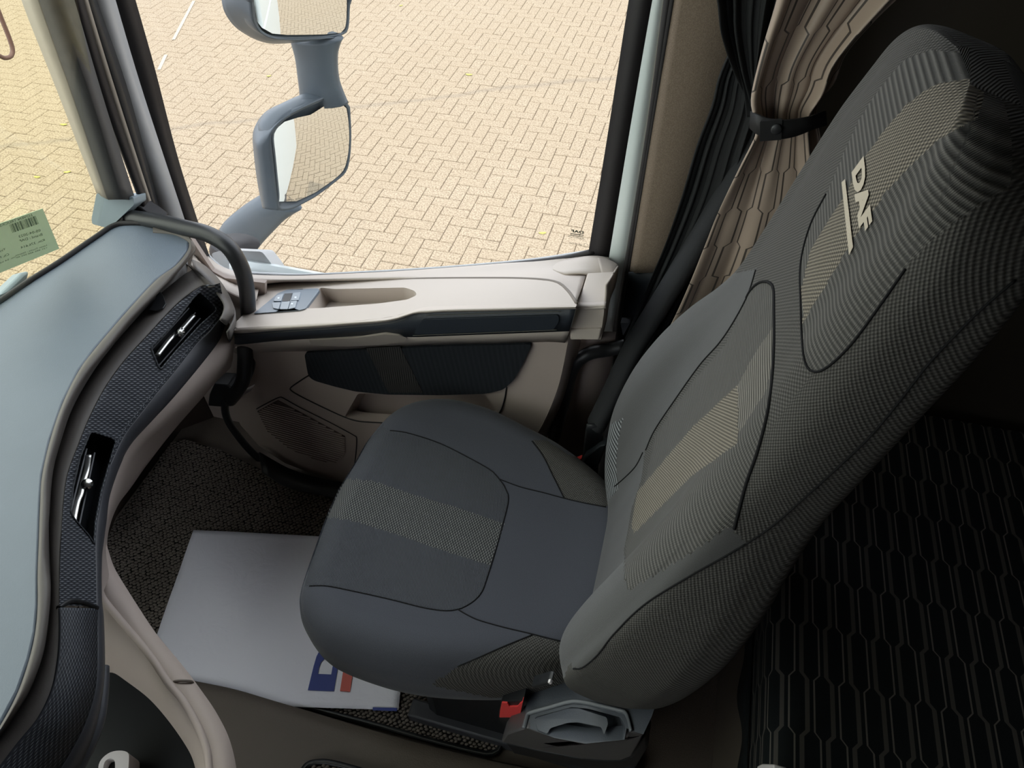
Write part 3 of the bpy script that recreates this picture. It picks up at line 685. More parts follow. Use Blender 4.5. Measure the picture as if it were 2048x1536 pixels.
c2 = [(430, 572), (418, 575), (406, 571), (375, 590), (344, 617), (293, 672), (250, 719), (211, 773), (180, 832), (156, 891), (135, 949), (127, 1008), (124, 1060), (120, 1105), (119, 1209), (120, 1262), (117, 1314), (105, 1377), (77, 1436), (35, 1488), (-20, 1560)]
loft('dash_band', [PT(c1d, PH(1.045)), PT(c2, PH(1.035))], M['brownlip'], ds, n=140, sub=1, th=.004)
# woven strip, split at the joint (y 1209)
c2a = [(440, 566), (426, 570), (406, 571), (375, 592), (344, 619), (293, 674), (250, 721), (211, 775), (180, 834), (156, 893), (135, 951), (127, 1010), (123, 1070), (120, 1130), (119, 1211)]
c3a = [(449, 612), (447, 620), (442, 632), (420, 660), (391, 688), (352, 738), (318, 779), (281, 826), (250, 867), (231, 905), (211, 953), (197, 1012), (191, 1080), (192, 1140), (193, 1212)]
def vent(c, up=True): pass
v1 = rounded([(399, 583), (412, 594), (432, 614), (434, 622), (402, 650), (352, 704), (322, 740), (316, 732), (303, 700), (303, 694), (345, 650), (385, 598)], 5)
v2 = rounded([(180, 866), (186, 864), (224, 876), (232, 884), (220, 926), (203, 985), (192, 1045), (189, 1090), (178, 1072), (150, 1040), (141, 1026), (146, 975), (160, 915)], 5)
PSt = None
def stripmap(u, v):
    # the strip's own slope: high along its front edge, low along its rear one
    best = None
    for k in range(len(c2a) - 1):
        a, b = Vector(c2a[k]), Vector(c2a[k + 1]); p = Vector((u, v)); t = max(0, min(1, (p - a).dot(b - a) / (b - a).length_squared)); d = (a + (b - a) * t - p).length
        if best is None or d < best: best = d
    b3 = None
    for k in range(len(c3a) - 1):
        a, b = Vector(c3a[k]), Vector(c3a[k + 1]); p = Vector((u, v)); t = max(0, min(1, (p - a).dot(b - a) / (b - a).length_squared)); d = (a + (b - a) * t - p).length
        if b3 is None or d < b3: b3 = d
    s = best / (best + b3 + 1e-6)
    return at(u, v, PH(1.03 + .09 * s))
def gridplate(name, outer, holes, mapper, mats, parent, step=7.0, th=0):
    """Curved panel: a fine grid in the outline, cut exactly along outline and holes."""
    xs = [p[0] for p in outer]; ys = [p[1] for p in outer]
    bm = bmesh.new()
    loops = [outer] + list(holes)
    P2 = [[Vector((q[0], q[1], 0)) for q in lp] for lp in loops]
    flat = [bm.verts.new((q[0], q[1], 0)) for lp in loops for q in lp]
    for t in tessellate_polygon(P2):
        try: bm.faces.new([flat[i] for i in t])
        except ValueError: pass
    x = min(xs) + step
    while x < max(xs):
        bmesh.ops.bisect_plane(bm, geom=bm.verts[:] + bm.edges[:] + bm.faces[:], plane_co=(x, 0, 0), plane_no=(1, 0, 0)); x += step
    y = min(ys) + step
    while y < max(ys):
        bmesh.ops.bisect_plane(bm, geom=bm.verts[:] + bm.edges[:] + bm.faces[:], plane_co=(0, y, 0), plane_no=(0, 1, 0)); y += step
    me = bpy.data.meshes.new(name)
    uvl = bm.loops.layers.uv.new('UVMap')
    for f in bm.faces:
        for l in f.loops: l[uvl].uv = (l.vert.co.x * .0009, l.vert.co.y * .0009)
    for v in bm.verts: v.co = mapper(v.co.x, v.co.y)
    bmesh.ops.recalc_face_normals(bm, faces=bm.faces)
    bm.to_mesh(me); bm.free()
    o = link(name, me, mats, parent, True)
    if th: solid(o, th, 0)
    return o
def smooth2(pts, n, closed=False):
    return [(p.x, p.y) for p in crm([Vector((q[0], q[1], 0)) for q in pts], n, closed)]
outer1 = smooth2(c2a, 60) + list(reversed(smooth2(c3a, 60)))
gridplate('woven_strip', outer1, [v1, v2], stripmap, M['stripcloth'], ds, 8)
c2c = [(119, 1216), (120, 1262), (117, 1314), (105, 1377), (77, 1436), (35, 1488), (-20, 1560)]
c3c = [(194, 1218), (194, 1262), (194, 1321), (192, 1363), (185, 1401), (167, 1454), (140, 1506), (100, 1570)]
loft('lower_woven_strip', [PT(c2c, PH(1.032)), PT(c3c, PH(1.122))], M['stripcloth'], ds, n=40, sub=1, th=.004)
tube('strip_joint', [at(117, 1216, PH(1.034)), at(140, 1203, PH(1.055)), at(165, 1205, PH(1.085)), at(194, 1216, PH(1.12))], .004, M['black'], ds, n=16)
c4 = [(456, 606), (455, 622), (452, 640), (441, 676), (410, 719), (352, 789), (305, 840), (266, 883), (242, 922), (219, 988), (211, 1047), (203, 1105), (202, 1192), (206, 1240), (208, 1331), (203, 1390), (190, 1454), (174, 1499), (140, 1570)]
c3 = [(449, 610), (447, 622), (442, 634), (420, 662), (391, 690), (352, 740), (318, 781), (281, 828), (250, 869), (231, 907), (211, 955), (197, 1014), (191, 1080), (192, 1140), (193, 1212), (194, 1262), (194, 1321), (192, 1363), (185, 1401), (167, 1454), (140, 1506), (100, 1570)]
loft('dark_edge_strip', [PT(c3, PH(1.12)), PT(c4, PH(1.175)), PT(sh(c4, -6, 4), PH(1.21))], M['charcoal'], ds, n=140, sub=1, th=.003)
tube('edge_bead', PT([(456, 612), (452, 642), (440, 678), (409, 721), (351, 791), (304, 842), (264, 886), (240, 925), (217, 990), (209, 1049), (201, 1107)], PH(1.176)), .003, M['charcoal'], ds, n=90, seg=8)
loft('end_cap', [PT([(384, 520), (412, 535), (446, 573), (468, 620), (458, 640), (452, 650)], PH(1.10)), PT([(390, 540), (404, 552), (425, 575), (447, 606), (447, 625), (440, 640)], PH(1.06))], M['brownlip'], ds, n=24, th=.004)
loft('end_cap_side', [PT([(383, 520), (412, 534), (446, 572), (469, 622), (462, 650), (454, 665)], PH(1.10)), PT([(420, 560), (440, 585), (470, 640), (470, 660), (465, 680), (460, 690)], PH(1.25))], M['brownlip'], ds, n=24, th=.004)
# stitch beads round the strip
tube('strip_edge_stitch', [stripmap(u, v) + Vector((0, 0, .0015)) for u, v in smooth2([(q[0] - 3, q[1] - 3) for q in c3a[2:10]], 40)], .0016, M['stripcloth'], ds, n=80, seg=6)
# beige lower sweep
c4b = [(453, 640), (440, 678), (409, 721), (351, 791), (304, 842), (264, 886), (240, 925), (217, 990), (209, 1049), (201, 1105), (202, 1192)]
c5 = [(469, 672), (466, 700), (440, 745), (391, 800), (340, 850), (290, 900), (255, 955), (230, 1010), (216, 1050), (211, 1098), (218, 1150)]
c5t = [(468, 660), (452, 690), (426, 735), (372, 798), (322, 850), (276, 898), (246, 945), (225, 1005), (213, 1055), (206, 1105), (208, 1180)]
c6 = [(462, 735), (430, 766), (400, 800), (365, 840), (332, 880), (290, 935), (262, 975), (236, 1010), (219, 1050), (213, 1086), (214, 1120)]
loft('beige_sweep', [PT(c4b, PH(1.172)), PT(c5t, PH(1.20)), PT(c5, PH(1.25)), PT(c6, PH(1.33)), PT(sh(c6, -20, -10), PH(1.40))], M['beigelow'], ds, n=110, sub=3)
prism('knee_panel', [(520, 800), (332, 870), (262, 960), (214, 1080), (100, 1080), (100, 800), (300, 700)], PX(-1.40), (-.02, 0, 0), M['firewall'], ds)
# hook recess in the band
hk = prism('band_notch', [(297, 620), (307, 605), (314, 590), (320, 583), (326, 590), (332, 607), (326, 616), (312, 621)], PH(1.028), (0, 0, -.004), M['black'], ds, bev=.001)
# vents
def make_vent(poly, rows, lever, knob, fl0):
    vt = recess('air_vent', poly, None, (0, 0, 0), M['black'], ds) if False else None
    top = [stripmap(*q) for q in poly]; c = sum(top, Vector()) / len(top)
    dv = Vector((-.035, 0, -.035))
    bot = [c + (p - c) * .96 + dv for p in top]; n = len(top)
    vt = mk('air_vent', top + bot, [(i, (i + 1) % n, n + (i + 1) % n, n + i) for i in range(n)] + [tuple(range(n, 2 * n))], M['black'], ds)
    for (a, b) in rows:
        pa = stripmap(*a) + dv * .45; pb = stripmap(*b) + dv * .45
        d = (pb - pa).normalized(); s = d.cross(Vector((-.6, 0, -.8))).normalized()
        q = [pa, pb, pb + dv * .5, pa + dv * .5]
        mk('slat', [p + s * .0012 for p in q] + [p - s * .0012 for p in q], [(0, 1, 2, 3), (4, 5, 6, 7), (0, 1, 5, 4), (3, 2, 6, 7), (0, 3, 7, 4), (1, 2, 6, 5)], M['charcoal'], vt)
    pts = [stripmap(*q) + dv * .25 for q in lever]
    tube('lever', pts, .0058, M['silver'], vt, n=30, seg=10, flat=.6, curve=True)
    kx = stripmap(*knob) + dv * .1
    ax = Vector((.45, -.25, .55)).normalized()
    tube('knob', [kx - ax * .008, kx + ax * .010, kx + ax * .012], .0098, M['chrome'], vt, n=8, seg=16, curve=False)
    tube('knob_face', [kx + ax * .0121, kx + ax * .0128], .0062, M['silver'], vt, n=2, seg=16, curve=False)
    tube('vent_rim', [stripmap(*q) + Vector((0, 0, .001)) for q in poly], .0022, M['stripcloth'], vt, n=120, seg=6, closed=True)
    return vt
make_vent(v1, [((386, 608), (305, 698)), ((399, 617), (309, 719)), ((409, 628), (317, 733))], [(392, 626), (376, 644), (366, 655), (354, 664), (342, 676), (318, 707)], (361, 664), None)
make_vent(v2, [((181, 890), (146, 1030)), ((197, 898), (164, 1055))], [(181, 907), (177, 938), (170, 962), (165, 985), (158, 1003), (150, 1042)], (176, 967), None)
prism('vent_ledge', [(432, 622), (436, 628), (322, 755), (320, 742)], (rel(stripmap(380, 690)), (rel(stripmap(434, 622)) - rel(stripmap(322, 745))).cross(Vector((.5, .2, -.8))).normalized()), (0, 0, -.002), M['charcoal'], ds) if False else None

# ================================================================== CENTRE CONSOLE (beige frame round a black bin)
cn = thing('centre_console', 'beige console frame curving round a black storage bin', 'console', at(300, 1450, PH(1.6)))
o5 = [(212, 1090), (224, 1128), (237, 1153), (272, 1209), (312, 1269), (363, 1331), (405, 1387), (433, 1429), (457, 1478), (471, 1536), (474, 1600)]
r5 = [(201, 1130), (202, 1160), (204, 1193), (244, 1244), (297, 1307), (335, 1363), (366, 1401), (394, 1450), (412, 1495), (418, 1536), (420, 1600)]
i5 = [(203, 1200), (205, 1230), (209, 1262), (230, 1277), (258, 1290), (285, 1320), (318, 1365), (345, 1403), (372, 1445), (392, 1500), (398, 1600)]
b5 = [(205, 1260), (207, 1300), (209, 1338), (230, 1345), (251, 1359), (297, 1394), (335, 1436), (370, 1485), (388, 1520), (396, 1560), (400, 1620)]
loft('frame_top', [PT(r5, PH(1.245)), PT(o5, PH(1.262)), PT(o5, PH(1.60))], M['beigelow'], cn, n=70, sub=1, th=.003)
loft('frame_inner', [PT(r5, PH(1.245)), PT(b5, PH(1.34)), PT(b5, PH(1.42))], M['beigelow'], cn, n=70, sub=1, th=.003)
tube('frame_ridge', PT(r5, PH(1.246)), .006, M['beigelow'], cn, n=70, seg=10)
tube('panel_joint', [at(328, 1410, PH(1.335)), at(333, 1385, PH(1.30)), at(338, 1370, PH(1.262)), at(352, 1362, PH(1.2465)), at(380, 1362, PH(1.2545)), at(386, 1366, PH(1.2605))], .0022, M['beige_line'], cn, n=40, seg=6)
prism('bin_floor', [(190, 1230), (209, 1330), (260, 1355), (320, 1400), (372, 1470), (420, 1560), (430, 1700), (0, 1700), (100, 1500), (180, 1400)], PH(1.46), (0, 0, -.02), M['black'], cn)
tube('bin_rim', PT([(207, 1335), (206, 1380), (198, 1440), (180, 1490), (150, 1550)], PH(1.20)), .009, M['charcoal'], cn, n=30)
wt = thing('white_ring_holder', 'white plastic piece with a dark round hole in the black bin', 'holder', at(230, 1515, PH(1.42)))
ringp = smooth2([(197, 1540), (199, 1525), (208, 1513), (222, 1504), (240, 1501), (254, 1504), (258, 1512), (256, 1545), (252, 1570), (205, 1570)], 40, True)
holep = smooth2([(207, 1540), (209, 1525), (216, 1518), (225, 1517), (230, 1526), (228, 1545), (218, 1553)], 24, True)
prism('shell', ringp, PH(1.40), (0, 0, -.05), M['white'], wt, holes=[holep], bev=.003)
prism('socket', holep, PH(1.42), (0, 0, -.02), M['black'], wt)

# ================================================================== FLOOR: tunnel, mats, paper
tn = thing('trim_6', 'brown grained plastic hump of the floor in the foreground', 'floor tunnel', at(600, 1480, PH(1.86)), kind='structure')
ta = [(300, 1360), (400, 1383), (470, 1397), (530, 1413), (620, 1440), (700, 1462), (800, 1489), (900, 1512), (1000, 1534), (1100, 1550), (1300, 1590)]
tb = [(300, 1372), (400, 1390), (470, 1405), (545, 1428), (620, 1450), (700, 1475), (800, 1505), (900, 1532), (1000, 1556), (1100, 1580), (1300, 1620)]
loft('tunnel_top', [PT(sh(ta, 0, 0), PH(1.884)), PT(ta, PH(1.862)), PT(tb, PH(1.84)), PT(sh(tb, -40, 420), PH(1.82))], M['tunnel'], tn, n=50, sub=4)
def floor_mat(name, label, outline, rimpts, h, box_, loops=True, skip=None):
    t = thing(name, label, 'floor mat', at(*outline[0], PH(h)))
    prism('backing', outline, PH(h - .004), (0, 0, -.006), M['matbase'], t)
    tube('binding', PT(rimpts, PH(h - .006)), .007, M['black'], t, n=90, seg=8, flat=.7)
    tube('edge_stitching', PT(sh(rimpts, 0, 0), PH(h - .0128)), .0011, M['threadlight'], t, n=90, seg=5)
    V = []; Fc = []
    s = .0122; x0, y0, x1, y1 = box_
    row = 0; y = y0
    while y < y1:
        x = x0 + (row % 2) * s * .5
        while x < x1:
            jx, jy = x + random.uniform(-.0018, .0018), y + random.uniform(-.0015, .0015)
            p = Vector((jx, jy, H(h) + .004)); u, v = pix(p)
            if inpoly(u, v, outline):
                a0 = .5 + random.uniform(-.3, .3); k = len(V); rx, ry = .0064, .0044; hz = random.uniform(.004, .0065)
                for (sc, dz) in ((1, 0), (.8, .65), (.3, 1)):
                    for q in range(6):
                        a = 2 * PI * q / 6; ex, ey = math.cos(a) * rx * sc, math.sin(a) * ry * sc
                        V.append((jx + ex * math.cos(a0) - ey * math.sin(a0), jy + ex * math.sin(a0) + ey * math.cos(a0), H(h) + .003 + dz * hz))
                for r in (0, 1):
                    for q in range(6):
                        Fc.append((k + r * 6 + q, k + r * 6 + (q + 1) % 6, k + r * 6 + 6 + (q + 1) % 6, k + r * 6 + 6 + q))
                Fc.append(tuple(k + 12 + q for q in range(6)))
            x += s
        y += s * .62; row += 1
    me = bpy.data.meshes.new('woven_loops'); me.from_pydata(V, [], Fc)
    o = link('woven_loops', me, M['matloop'], t, True); o['kind'] = 'stuff'
    return t
mo = [(345, 884), (370, 880), (440, 900), (520, 938), (640, 985), (800, 1010), (990, 1040), (1010, 1200), (1000, 1400), (1000, 1480), (996, 1497), (985, 1504), (960, 1503), (860, 1478), (760, 1450), (640, 1418), (500, 1375), (330, 1310), (150, 1240), (160, 1150), (215, 1066)]
floor_mat('floor_mat', 'coarse woven brown black floor mat under the passenger seat and the paper', mo, [(150, 1240), (330, 1312), (500, 1377), (640, 1420), (760, 1452), (860, 1480), (960, 1505), (987, 1506), (998, 1498), (1003, 1480), (1003, 1400)], 1.872, (-1.47, .40, .0, 1.25))
m2 = [(604, 1545), (612, 1532), (628, 1526), (650, 1525), (672, 1529), (700, 1536), (800, 1565), (800, 1700), (600, 1700)]
floor_mat('floor_mat', 'corner of a second woven mat on the brown tunnel at the bottom edge', m2, [(603, 1560), (606, 1543), (613, 1531), (628, 1525), (650, 1524), (672, 1528), (700, 1535), (800, 1564)], 1.825, (-.6, .2, -.1, .45))
# rear floor carpet and bunk base
ca = prism('carpet', [(1230, 1380), (1420, 1330), (1560, 1100), (1540, 1600), (1270, 1640)], PH(1.879), (0, 0, -.004), fabric('brown_carpet', (.07, .055, .045), (.12, .098, .08), 'noise', .003, .6, uvk='Object'))
tag(ca, 'brown floor carpet between the seat base and the bunk', 'carpet')
# paper
pp = thing('paper_floor_cover', 'creased white paper floor cover with a blue letter and red bar', 'paper', at(560, 1240, PH(1.858)))
corners = [at(387, 1060, PH(1.858)), at(833, 1082, PH(1.858)), at(797, 1420, PH(1.856)), at(266, 1406, PH(1.858))]
n = 34; V = []; U = []
for j in range(n):
    for i in range(n):
        a, b = i / (n - 1), j / (n - 1)
        p = corners[0].lerp(corners[1], a).lerp(corners[3].lerp(corners[2], a), b)
        p = p + Vector((0, 0, .0008 * math.sin(9 * a + 3 * b) + .0007 * math.sin(17 * b + 5 * a) + .004 * max(0, b - .9) * 10 * (1 - a)))
        V.append(p); U.append((a * .65, b * .48))
Fc = [(j * n + i, j * n + i + 1, (j + 1) * n + i + 1, (j + 1) * n + i) for j in range(n - 1) for i in range(n - 1)]
solid(mk('sheet', V, Fc, M['paper'], pp, True, U), .0005, 0)
PPp = PH(1.8535)
c7 = lambda pts: [(560 + x / 2.56, 1000 + y / 2.56) for x, y in pts]
dout = c7([(142, 974), (276, 979), (300, 830), (312, 760), (300, 725), (270, 722), (238, 735), (208, 760), (187, 800), (172, 850)])
dhol = c7([(195, 890), (262, 893), (270, 850), (264, 822), (246, 811), (226, 815), (210, 830), (200, 858)])
prism('printed_letter', dout, PPp, (0, 0, -.0003), M['blue'], pp, holes=[dhol])
prism('printed_bar', c7([(307, 978), (359, 982), (400, 700), (350, 700)]), PPp, (0, 0, -.0003), M['printred'], pp)
prism('printed_block', c7([(475, 1061), (600, 1064), (598, 1081), (474, 1077)]), PPp, (0, 0, -.0003), M['blue'], pp)

# ================================================================== THE SEAT
st = thing('passenger_seat', 'dark grey cloth passenger seat with integrated headrest and striped panels', 'seat', (-.1, .72, FL))
# ---- cushion
cush = [(605, 1190), (602, 1230), (612, 1262), (640, 1298), (680, 1322), (760, 1350), (830, 1365), (900, 1372), (1000, 1374), (1100, 1366), (1180, 1340), (1240, 1250), (1262, 1150), (1262, 1060), (1215, 985), (1130, 918), (1060, 880), (1000, 850), (960, 835), (900, 822), (840, 824), (800, 836), (768, 858), (736, 895), (710, 940), (680, 990), (655, 1045), (635, 1100)]
HE = 1.365
ol = crm(PT(cush, PH(HE)), 360, True)
cc = sum(ol, Vector()) / len(ol)
prof = [(.80, -.13), (.90, -.125), (.965, -.10), (.995, -.065), (1.0, -.03), (1.0, 0), (.99, .025), (.965, .048), (.93, .064), (.88, .075), (.82, .079), (.75, .076), (.66, .071), (.56, .067), (.45, .065), (.33, .064), (.2, .064), (.08, .064)]
rings = []
for s, dz in crm([Vector((a, b, 0)) for a, b in prof], 150) and [(q.x, q.y) for q in crm([Vector((a, b, 0)) for a, b in prof], 150)]:
    r = []
    for p in ol:
        q = cc + (p - cc) * s
        lat = abs(q.y - cc.y) / .31; front = max(0, (cc.x - q.x) / .33)
        z = H(HE) + dz
        if dz > .03: z += .016 * max(0, lat - .45) ** 1 * (1 if s < .97 else .5) - .022 * max(0, front - .55) ** 1.3 * 2
        r.append(Vector((q.x, q.y, z)))
    rings.append(r)
nR = len(ol); V = [p for r in rings for p in r]; Fc = []
for k in range(len(rings) - 1):
    for i in range(nR):
        j = (i + 1) % nR; Fc.append((k * nR + i, k * nR + j, (k + 1) * nR + j, (k + 1) * nR + i))
Fc.append(tuple((len(rings) - 1) * nR + i for i in range(nR)))
U = [(p.x * .97 + p.y * .24, p.y * .97 - p.x * .24 + (H(HE) + .05 - p.z) * .5) for p in V]
U = [(p.y, p.x + (p.z - H(HE)) * .4) for p in V]
c5_ = lambda pts: [(590 + x / 3.103, 800 + y / 3.103) for x, y in pts]
panel = [(610, 1172)] + c5_([(90, 1155), (200, 1155), (400, 1195), (600, 1240), (800, 1290), (930, 1308), (1010, 1300), (1070, 1275), (1130, 1230), (1165, 1180), (1190, 1110), (1240, 950), (1290, 770), (1325, 620), (1310, 560), (1290, 520), (1265, 490), (1220, 440), (1100, 370), (900, 270), (700, 205), (590, 190)]) + [(765, 850), (700, 920), (640, 1040)]
stripe = c5_([(350, 490), (480, 500), (700, 575), (1000, 665), (1300, 768), (1220, 1028), (900, 930), (650, 840), (380, 755), (225, 730)])
stripe = [(690, 958)] + stripe + [(640, 1040)]
farp = c5_([(1480, 250), (1540, 350), (1600, 470), (1670, 610), (1940, 665), (2048, 500), (1900, 400), (1700, 340), (1560, 250)])
nearp = [(1064, 1270), (1000, 1296), (915, 1334), (860, 1370), (1000, 1400), (1110, 1390), (1150, 1330), (1145, 1290)]
def region_mats(o, regs, default=0, facing=None):
    me = o.data
    for f in me.polygons:
        c = f.center + wloc(o) if False else f.center
        if facing and not facing(f): continue
        u, v = pix(c)
        for idx, poly in regs:
            if inpoly(u, v, poly): f.material_index = idx; break
seat_c = mk('cushion', V, Fc, [M['cloth'], M['weave'], M['stripe'], M['weavegrey']], st, True, U)
region_mats(seat_c, [(2, stripe), (1, panel), (3, farp), (3, nearp)], facing=lambda f: f.center.z > H(HE) - .06)
bvh_c = BVHTree.FromPolygons([v.co for v in seat_c.data.vertices], [tuple(p.vertices) for p in seat_c.data.polygons])
def onto(bvh, off=.001, pl=None):
    def f(u, v):
        d = ray(u, v).normalized(); h = bvh.ray_cast(CAM, d)
        if h[0] is None: return at(u, v, pl or PH(1.3))
        nn = h[1] if h[1].dot(d) < 0 else -h[1]
        return h[0] + nn * off
    return f
oc = onto(bvh_c, .0004)
def hits(q):
    d = ray(*q).normalized()
    return any(b.ray_cast(CAM, d)[0] is not None for b in BV)
BV = [bvh_c]
def seam(name, pts, mp, mat, parent, r=.0013, n=80, bvh=None):
    px = smooth2(pts, n)
    P = [mp(*q) for q in px if hits(q)]
    n = len(P)
    return tube(name, P, r, mat, parent, n=n, seg=6, curve=False)
seam('seam', panel[1:-3], oc, M['thread'], st)
seam('seam', c5_([(1265, 490), (1400, 540), (1540, 575), (1670, 610), (1800, 640), (1930, 664)]), oc, M['thread'], st, n=40)
seam('seam', c5_([(1010, 1300), (1080, 1340), (1150, 1370), (1300, 1412), (1460, 1450), (1600, 1485), (1690, 1505)]), oc, M['thread'], st, n=40)
seam('seam', c5_([(1470, 255), (1540, 350), (1600, 470), (1670, 610)]), oc, M['thread'], st, n=30)
seam('seam', [(1064, 1270), (1000, 1296), (955, 1316), (915, 1333)], oc, M['thread'], st, n=30)
# cushion pan below
cb = [cc + (p - cc) * .86 for p in ol]
V = [Vector((p.x, p.y, H(HE) - .10)) for p in cb] + [Vector((cc.x + (p.x - cc.x) * .75, cc.y + (p.y - cc.y) * .75, H(HE) - .17)) for p in cb]
mk('seat_pan', V, [(i, (i + 1) % nR, nR + (i + 1) % nR, nR + i) for i in range(nR)] + [tuple(range(nR, 2 * nR))], M['black'], st, True)
box('pedestal', (-.36, .52, FL), (.08, .95, H(1.52)), M['black'], st, .03)
box('slide_rail', (-.40, .50, FL), (.16, .545, FL + .05), M['charcoal'], st, .006)
box('slide_rail', (-.40, .92, FL), (.16, .965, FL + .05), M['charcoal'], st, .006)
# ---- backrest: stations up the back (drop below the camera, half width, bolster, centre fill, depth)
YC = .72; LEAN = .235
ST = [(1.318, .19, -.02, -.03, .07), (1.310, .235, -.005, -.02, .09), (1.288, .255, .010, -.01, .10), (1.25, .272, .03, .0, .112), (1.19, .292, .05, .0, .125), (1.12, .312, .064, .0, .13), (1.02, .322, .066, .0, .13), (.92, .315, .056, .0, .13), (.83, .293, .040, .004, .125),
      (.75, .262, .022, .006, .12), (.68, .236, .012, .008, .12), (.60, .228, .008, .010, .12), (.50, .220, .006, .012, .12), (.42, .213, .004, .014, .12), (.355, .204, .0, .012, .115), (.315, .182, .0, .006, .11), (.290, .150, -.004, -.004, .10), (.276, .105, -.012, -.014, .09), (.270, .05, -.022, -.024, .08)]
SV = [Vector((a, b, c)) for a, b, c, d, e in ST]; SW = [Vector((d, e, 0)) for a, b, c, d, e in ST]
S1_ = crm_span(SV, 18); S2_ = crm_span(SW, 18)
rows = []
NP = 330
PRF = [(-1, -.6), (-1.0, -.25), (-.985, .3), (-.92, .8), (-.80, 1.0), (-.66, .85), (-.52, .35), (-.35, .05), (-.15, 0), (0, 0), (.15, 0), (.35, .05), (.52, .35), (.66, .85), (.80, 1.0), (.92, .8), (.985, .3), (1.0, -.25), (1, -.6)]
def profile(wd, b, c, T):
    pts = []
    for y, k in PRF:
        if k >= 0: d = c + (b - c) * k if k > .05 else c
        else: d = 0
        pts.append((y, k))
    out = []
    # front face across, then round the rear
    front = []
    for y, k in PRF[2:-2]:
        edge = max(0, (abs(y) - .80) / .185)
        d = c + (b - c) * k if abs(y) < .8 else b - .030 * (T / .13) * edge ** 2
        front.append(Vector((y * wd, d, 0)))
    m_ = min(b, 0)
    side = [Vector((1.0 * wd, m_ - .36 * (T + m_), 0)), Vector((.985 * wd, m_ - .60 * (T + m_), 0)), Vector((.93 * wd, m_ - .9 * (T + m_), 0)), Vector((.8 * wd, -T, 0)), Vector((.4 * wd, -T - .006, 0)), Vector((0, -T - .008, 0))]
    loop = front + side + [Vector((-p.x, p.y, 0)) for p in reversed(side[:-1])]
    return crm(loop, NP, True)
nrm = Vector((-1, 0, -LEAN)).normalized(); nrm = Vector((-1, 0, LEAN)).normalized()
hh = 0; prevc = None; V = []; U = []
for a, b2 in zip(S1_, S2_):
    h, wd, b = a; c, T = b2.x, b2.y
    base = Vector((-.02 + (1.28 - h) * LEAN - .017 * max(0, min(1, (.80 - h) / .4)), YC, H(h)))
    if prevc is not None: hh += (base - prevc).length
    prevc = base
    for q in profile(wd, b, c, T):
        p = base + Vector((0, q.x, 0)) + nrm * q.y
        V.append(p); U.append((q.x + (q.y if abs(q.x) > .9 * wd else 0), hh))
nr = len(S1_); Fc = []
for k in range(nr - 1):
    for i in range(NP):
        j = (i + 1) % NP; Fc.append((k * NP + i, k * NP + j, (k + 1) * NP + j, (k + 1) * NP + i))
Fc.append(tuple(range(NP))); Fc.append(tuple((nr - 1) * NP + i for i in range(NP)))
# regions, traced on the photograph
wingf = [(1512, 538), (1497, 588), (1470, 640), (1440, 685), (1400, 730), (1350, 800), (1310, 860), (1290, 900), (1282, 960), (1262, 1020), (1248, 1100), (1250, 1160), (1256, 1184), (1180, 1240), (1142, 1286), (1140, 1325), (1120, 1375), (1050, 1370), (1150, 900), (1240, 700), (1400, 560)]
ribp = [(1495, 590), (1520, 566), (1534, 564), (1546, 575), (1549, 600), (1549, 690), (1545, 760), (1535, 830), (1515, 905), (1492, 970), (1470, 1056), (1446, 1058), (1425, 1076), (1352, 1125), (1257, 1180), (1249, 1150), (1252, 1090), (1268, 1020), (1290, 960), (1310, 870), (1350, 810), (1400, 745), (1450, 690)]
br1 = [(1547, 652), (1549, 705), (1530, 785), (1476, 869), (1476, 769), (1506, 712)]
br2 = [(1476, 769), (1476, 886), (1383, 952), (1268, 1067), (1262, 1050), (1274, 984), (1386, 853)]
stripn = [(1448, 1057), (1466, 1058), (1491, 1088), (1440, 1118), (1383, 1150), (1292, 1207), (1231, 1265), (1195, 1310), (1165, 1335), (1145, 1338), (1140, 1320), (1142, 1286), (1180, 1240), (1259, 1180), (1352, 1125), (1426, 1077)]
headp = [(1602, 526), (1621, 451), (1653, 388), (1685, 312), (1716, 242), (1748, 192), (1780, 151), (1811, 119), (1860, 100), (1920, 105), (1985, 160), (2060, 260), (2060, 330), (2010, 380), (1970, 404), (1906, 448), (1859, 483), (1830, 515), (1811, 538), (1758, 614), (1704, 687), (1663, 728), (1634, 744), (1615, 734), (1606, 696), (1602, 604)]
headd = [(1602, 579), (1621, 500), (1640, 467), (1685, 398), (1732, 309), (1780, 246), (1811, 211), (1837, 189), (1875, 167), (1938, 157), (1970, 182), (1954, 236), (1875, 280), (1827, 325), (1773, 382), (1716, 464), (1678, 526), (1621, 620), (1606, 646)]
ladder = [(1246, 838), (1236, 880), (1232, 930), (1234, 955), (1238, 975), (1214, 1005), (1190, 950), (1196, 905), (1215, 850)]
seat_b = mk('backrest', V, Fc, [M['weavegrey'], M['clothgrey'], M['ribs'], M['brightribs'], M['brightdots'], M['clothgrey'], M['wing']], st, True, U)
region_mats(seat_b, [(6, ladder), (3, br1), (4, br2), (2, ribp), (5, stripn), (4, headd), (2, headp), (1, wingf)], facing=lambda f: f.normal.x < .3 or True)
for f in seat_b.data.polygons:
    if (f.center - Vector((-.02 + (1.28 - (CZ - f.center.z)) * LEAN - .017 * max(0, min(1, (.80 - CZ + f.center.z) / .4)), YC, f.center.z))).dot(nrm) < -.05: f.material_index = 0
bvh_b = BVHTree.FromPolygons([v.co for v in seat_b.data.vertices], [tuple(p.vertices) for p in seat_b.data.polygons])
BV.append(bvh_b)
ob = onto(bvh_b, .0004, (Vector((-.02, 0, -1.28)), nrm))
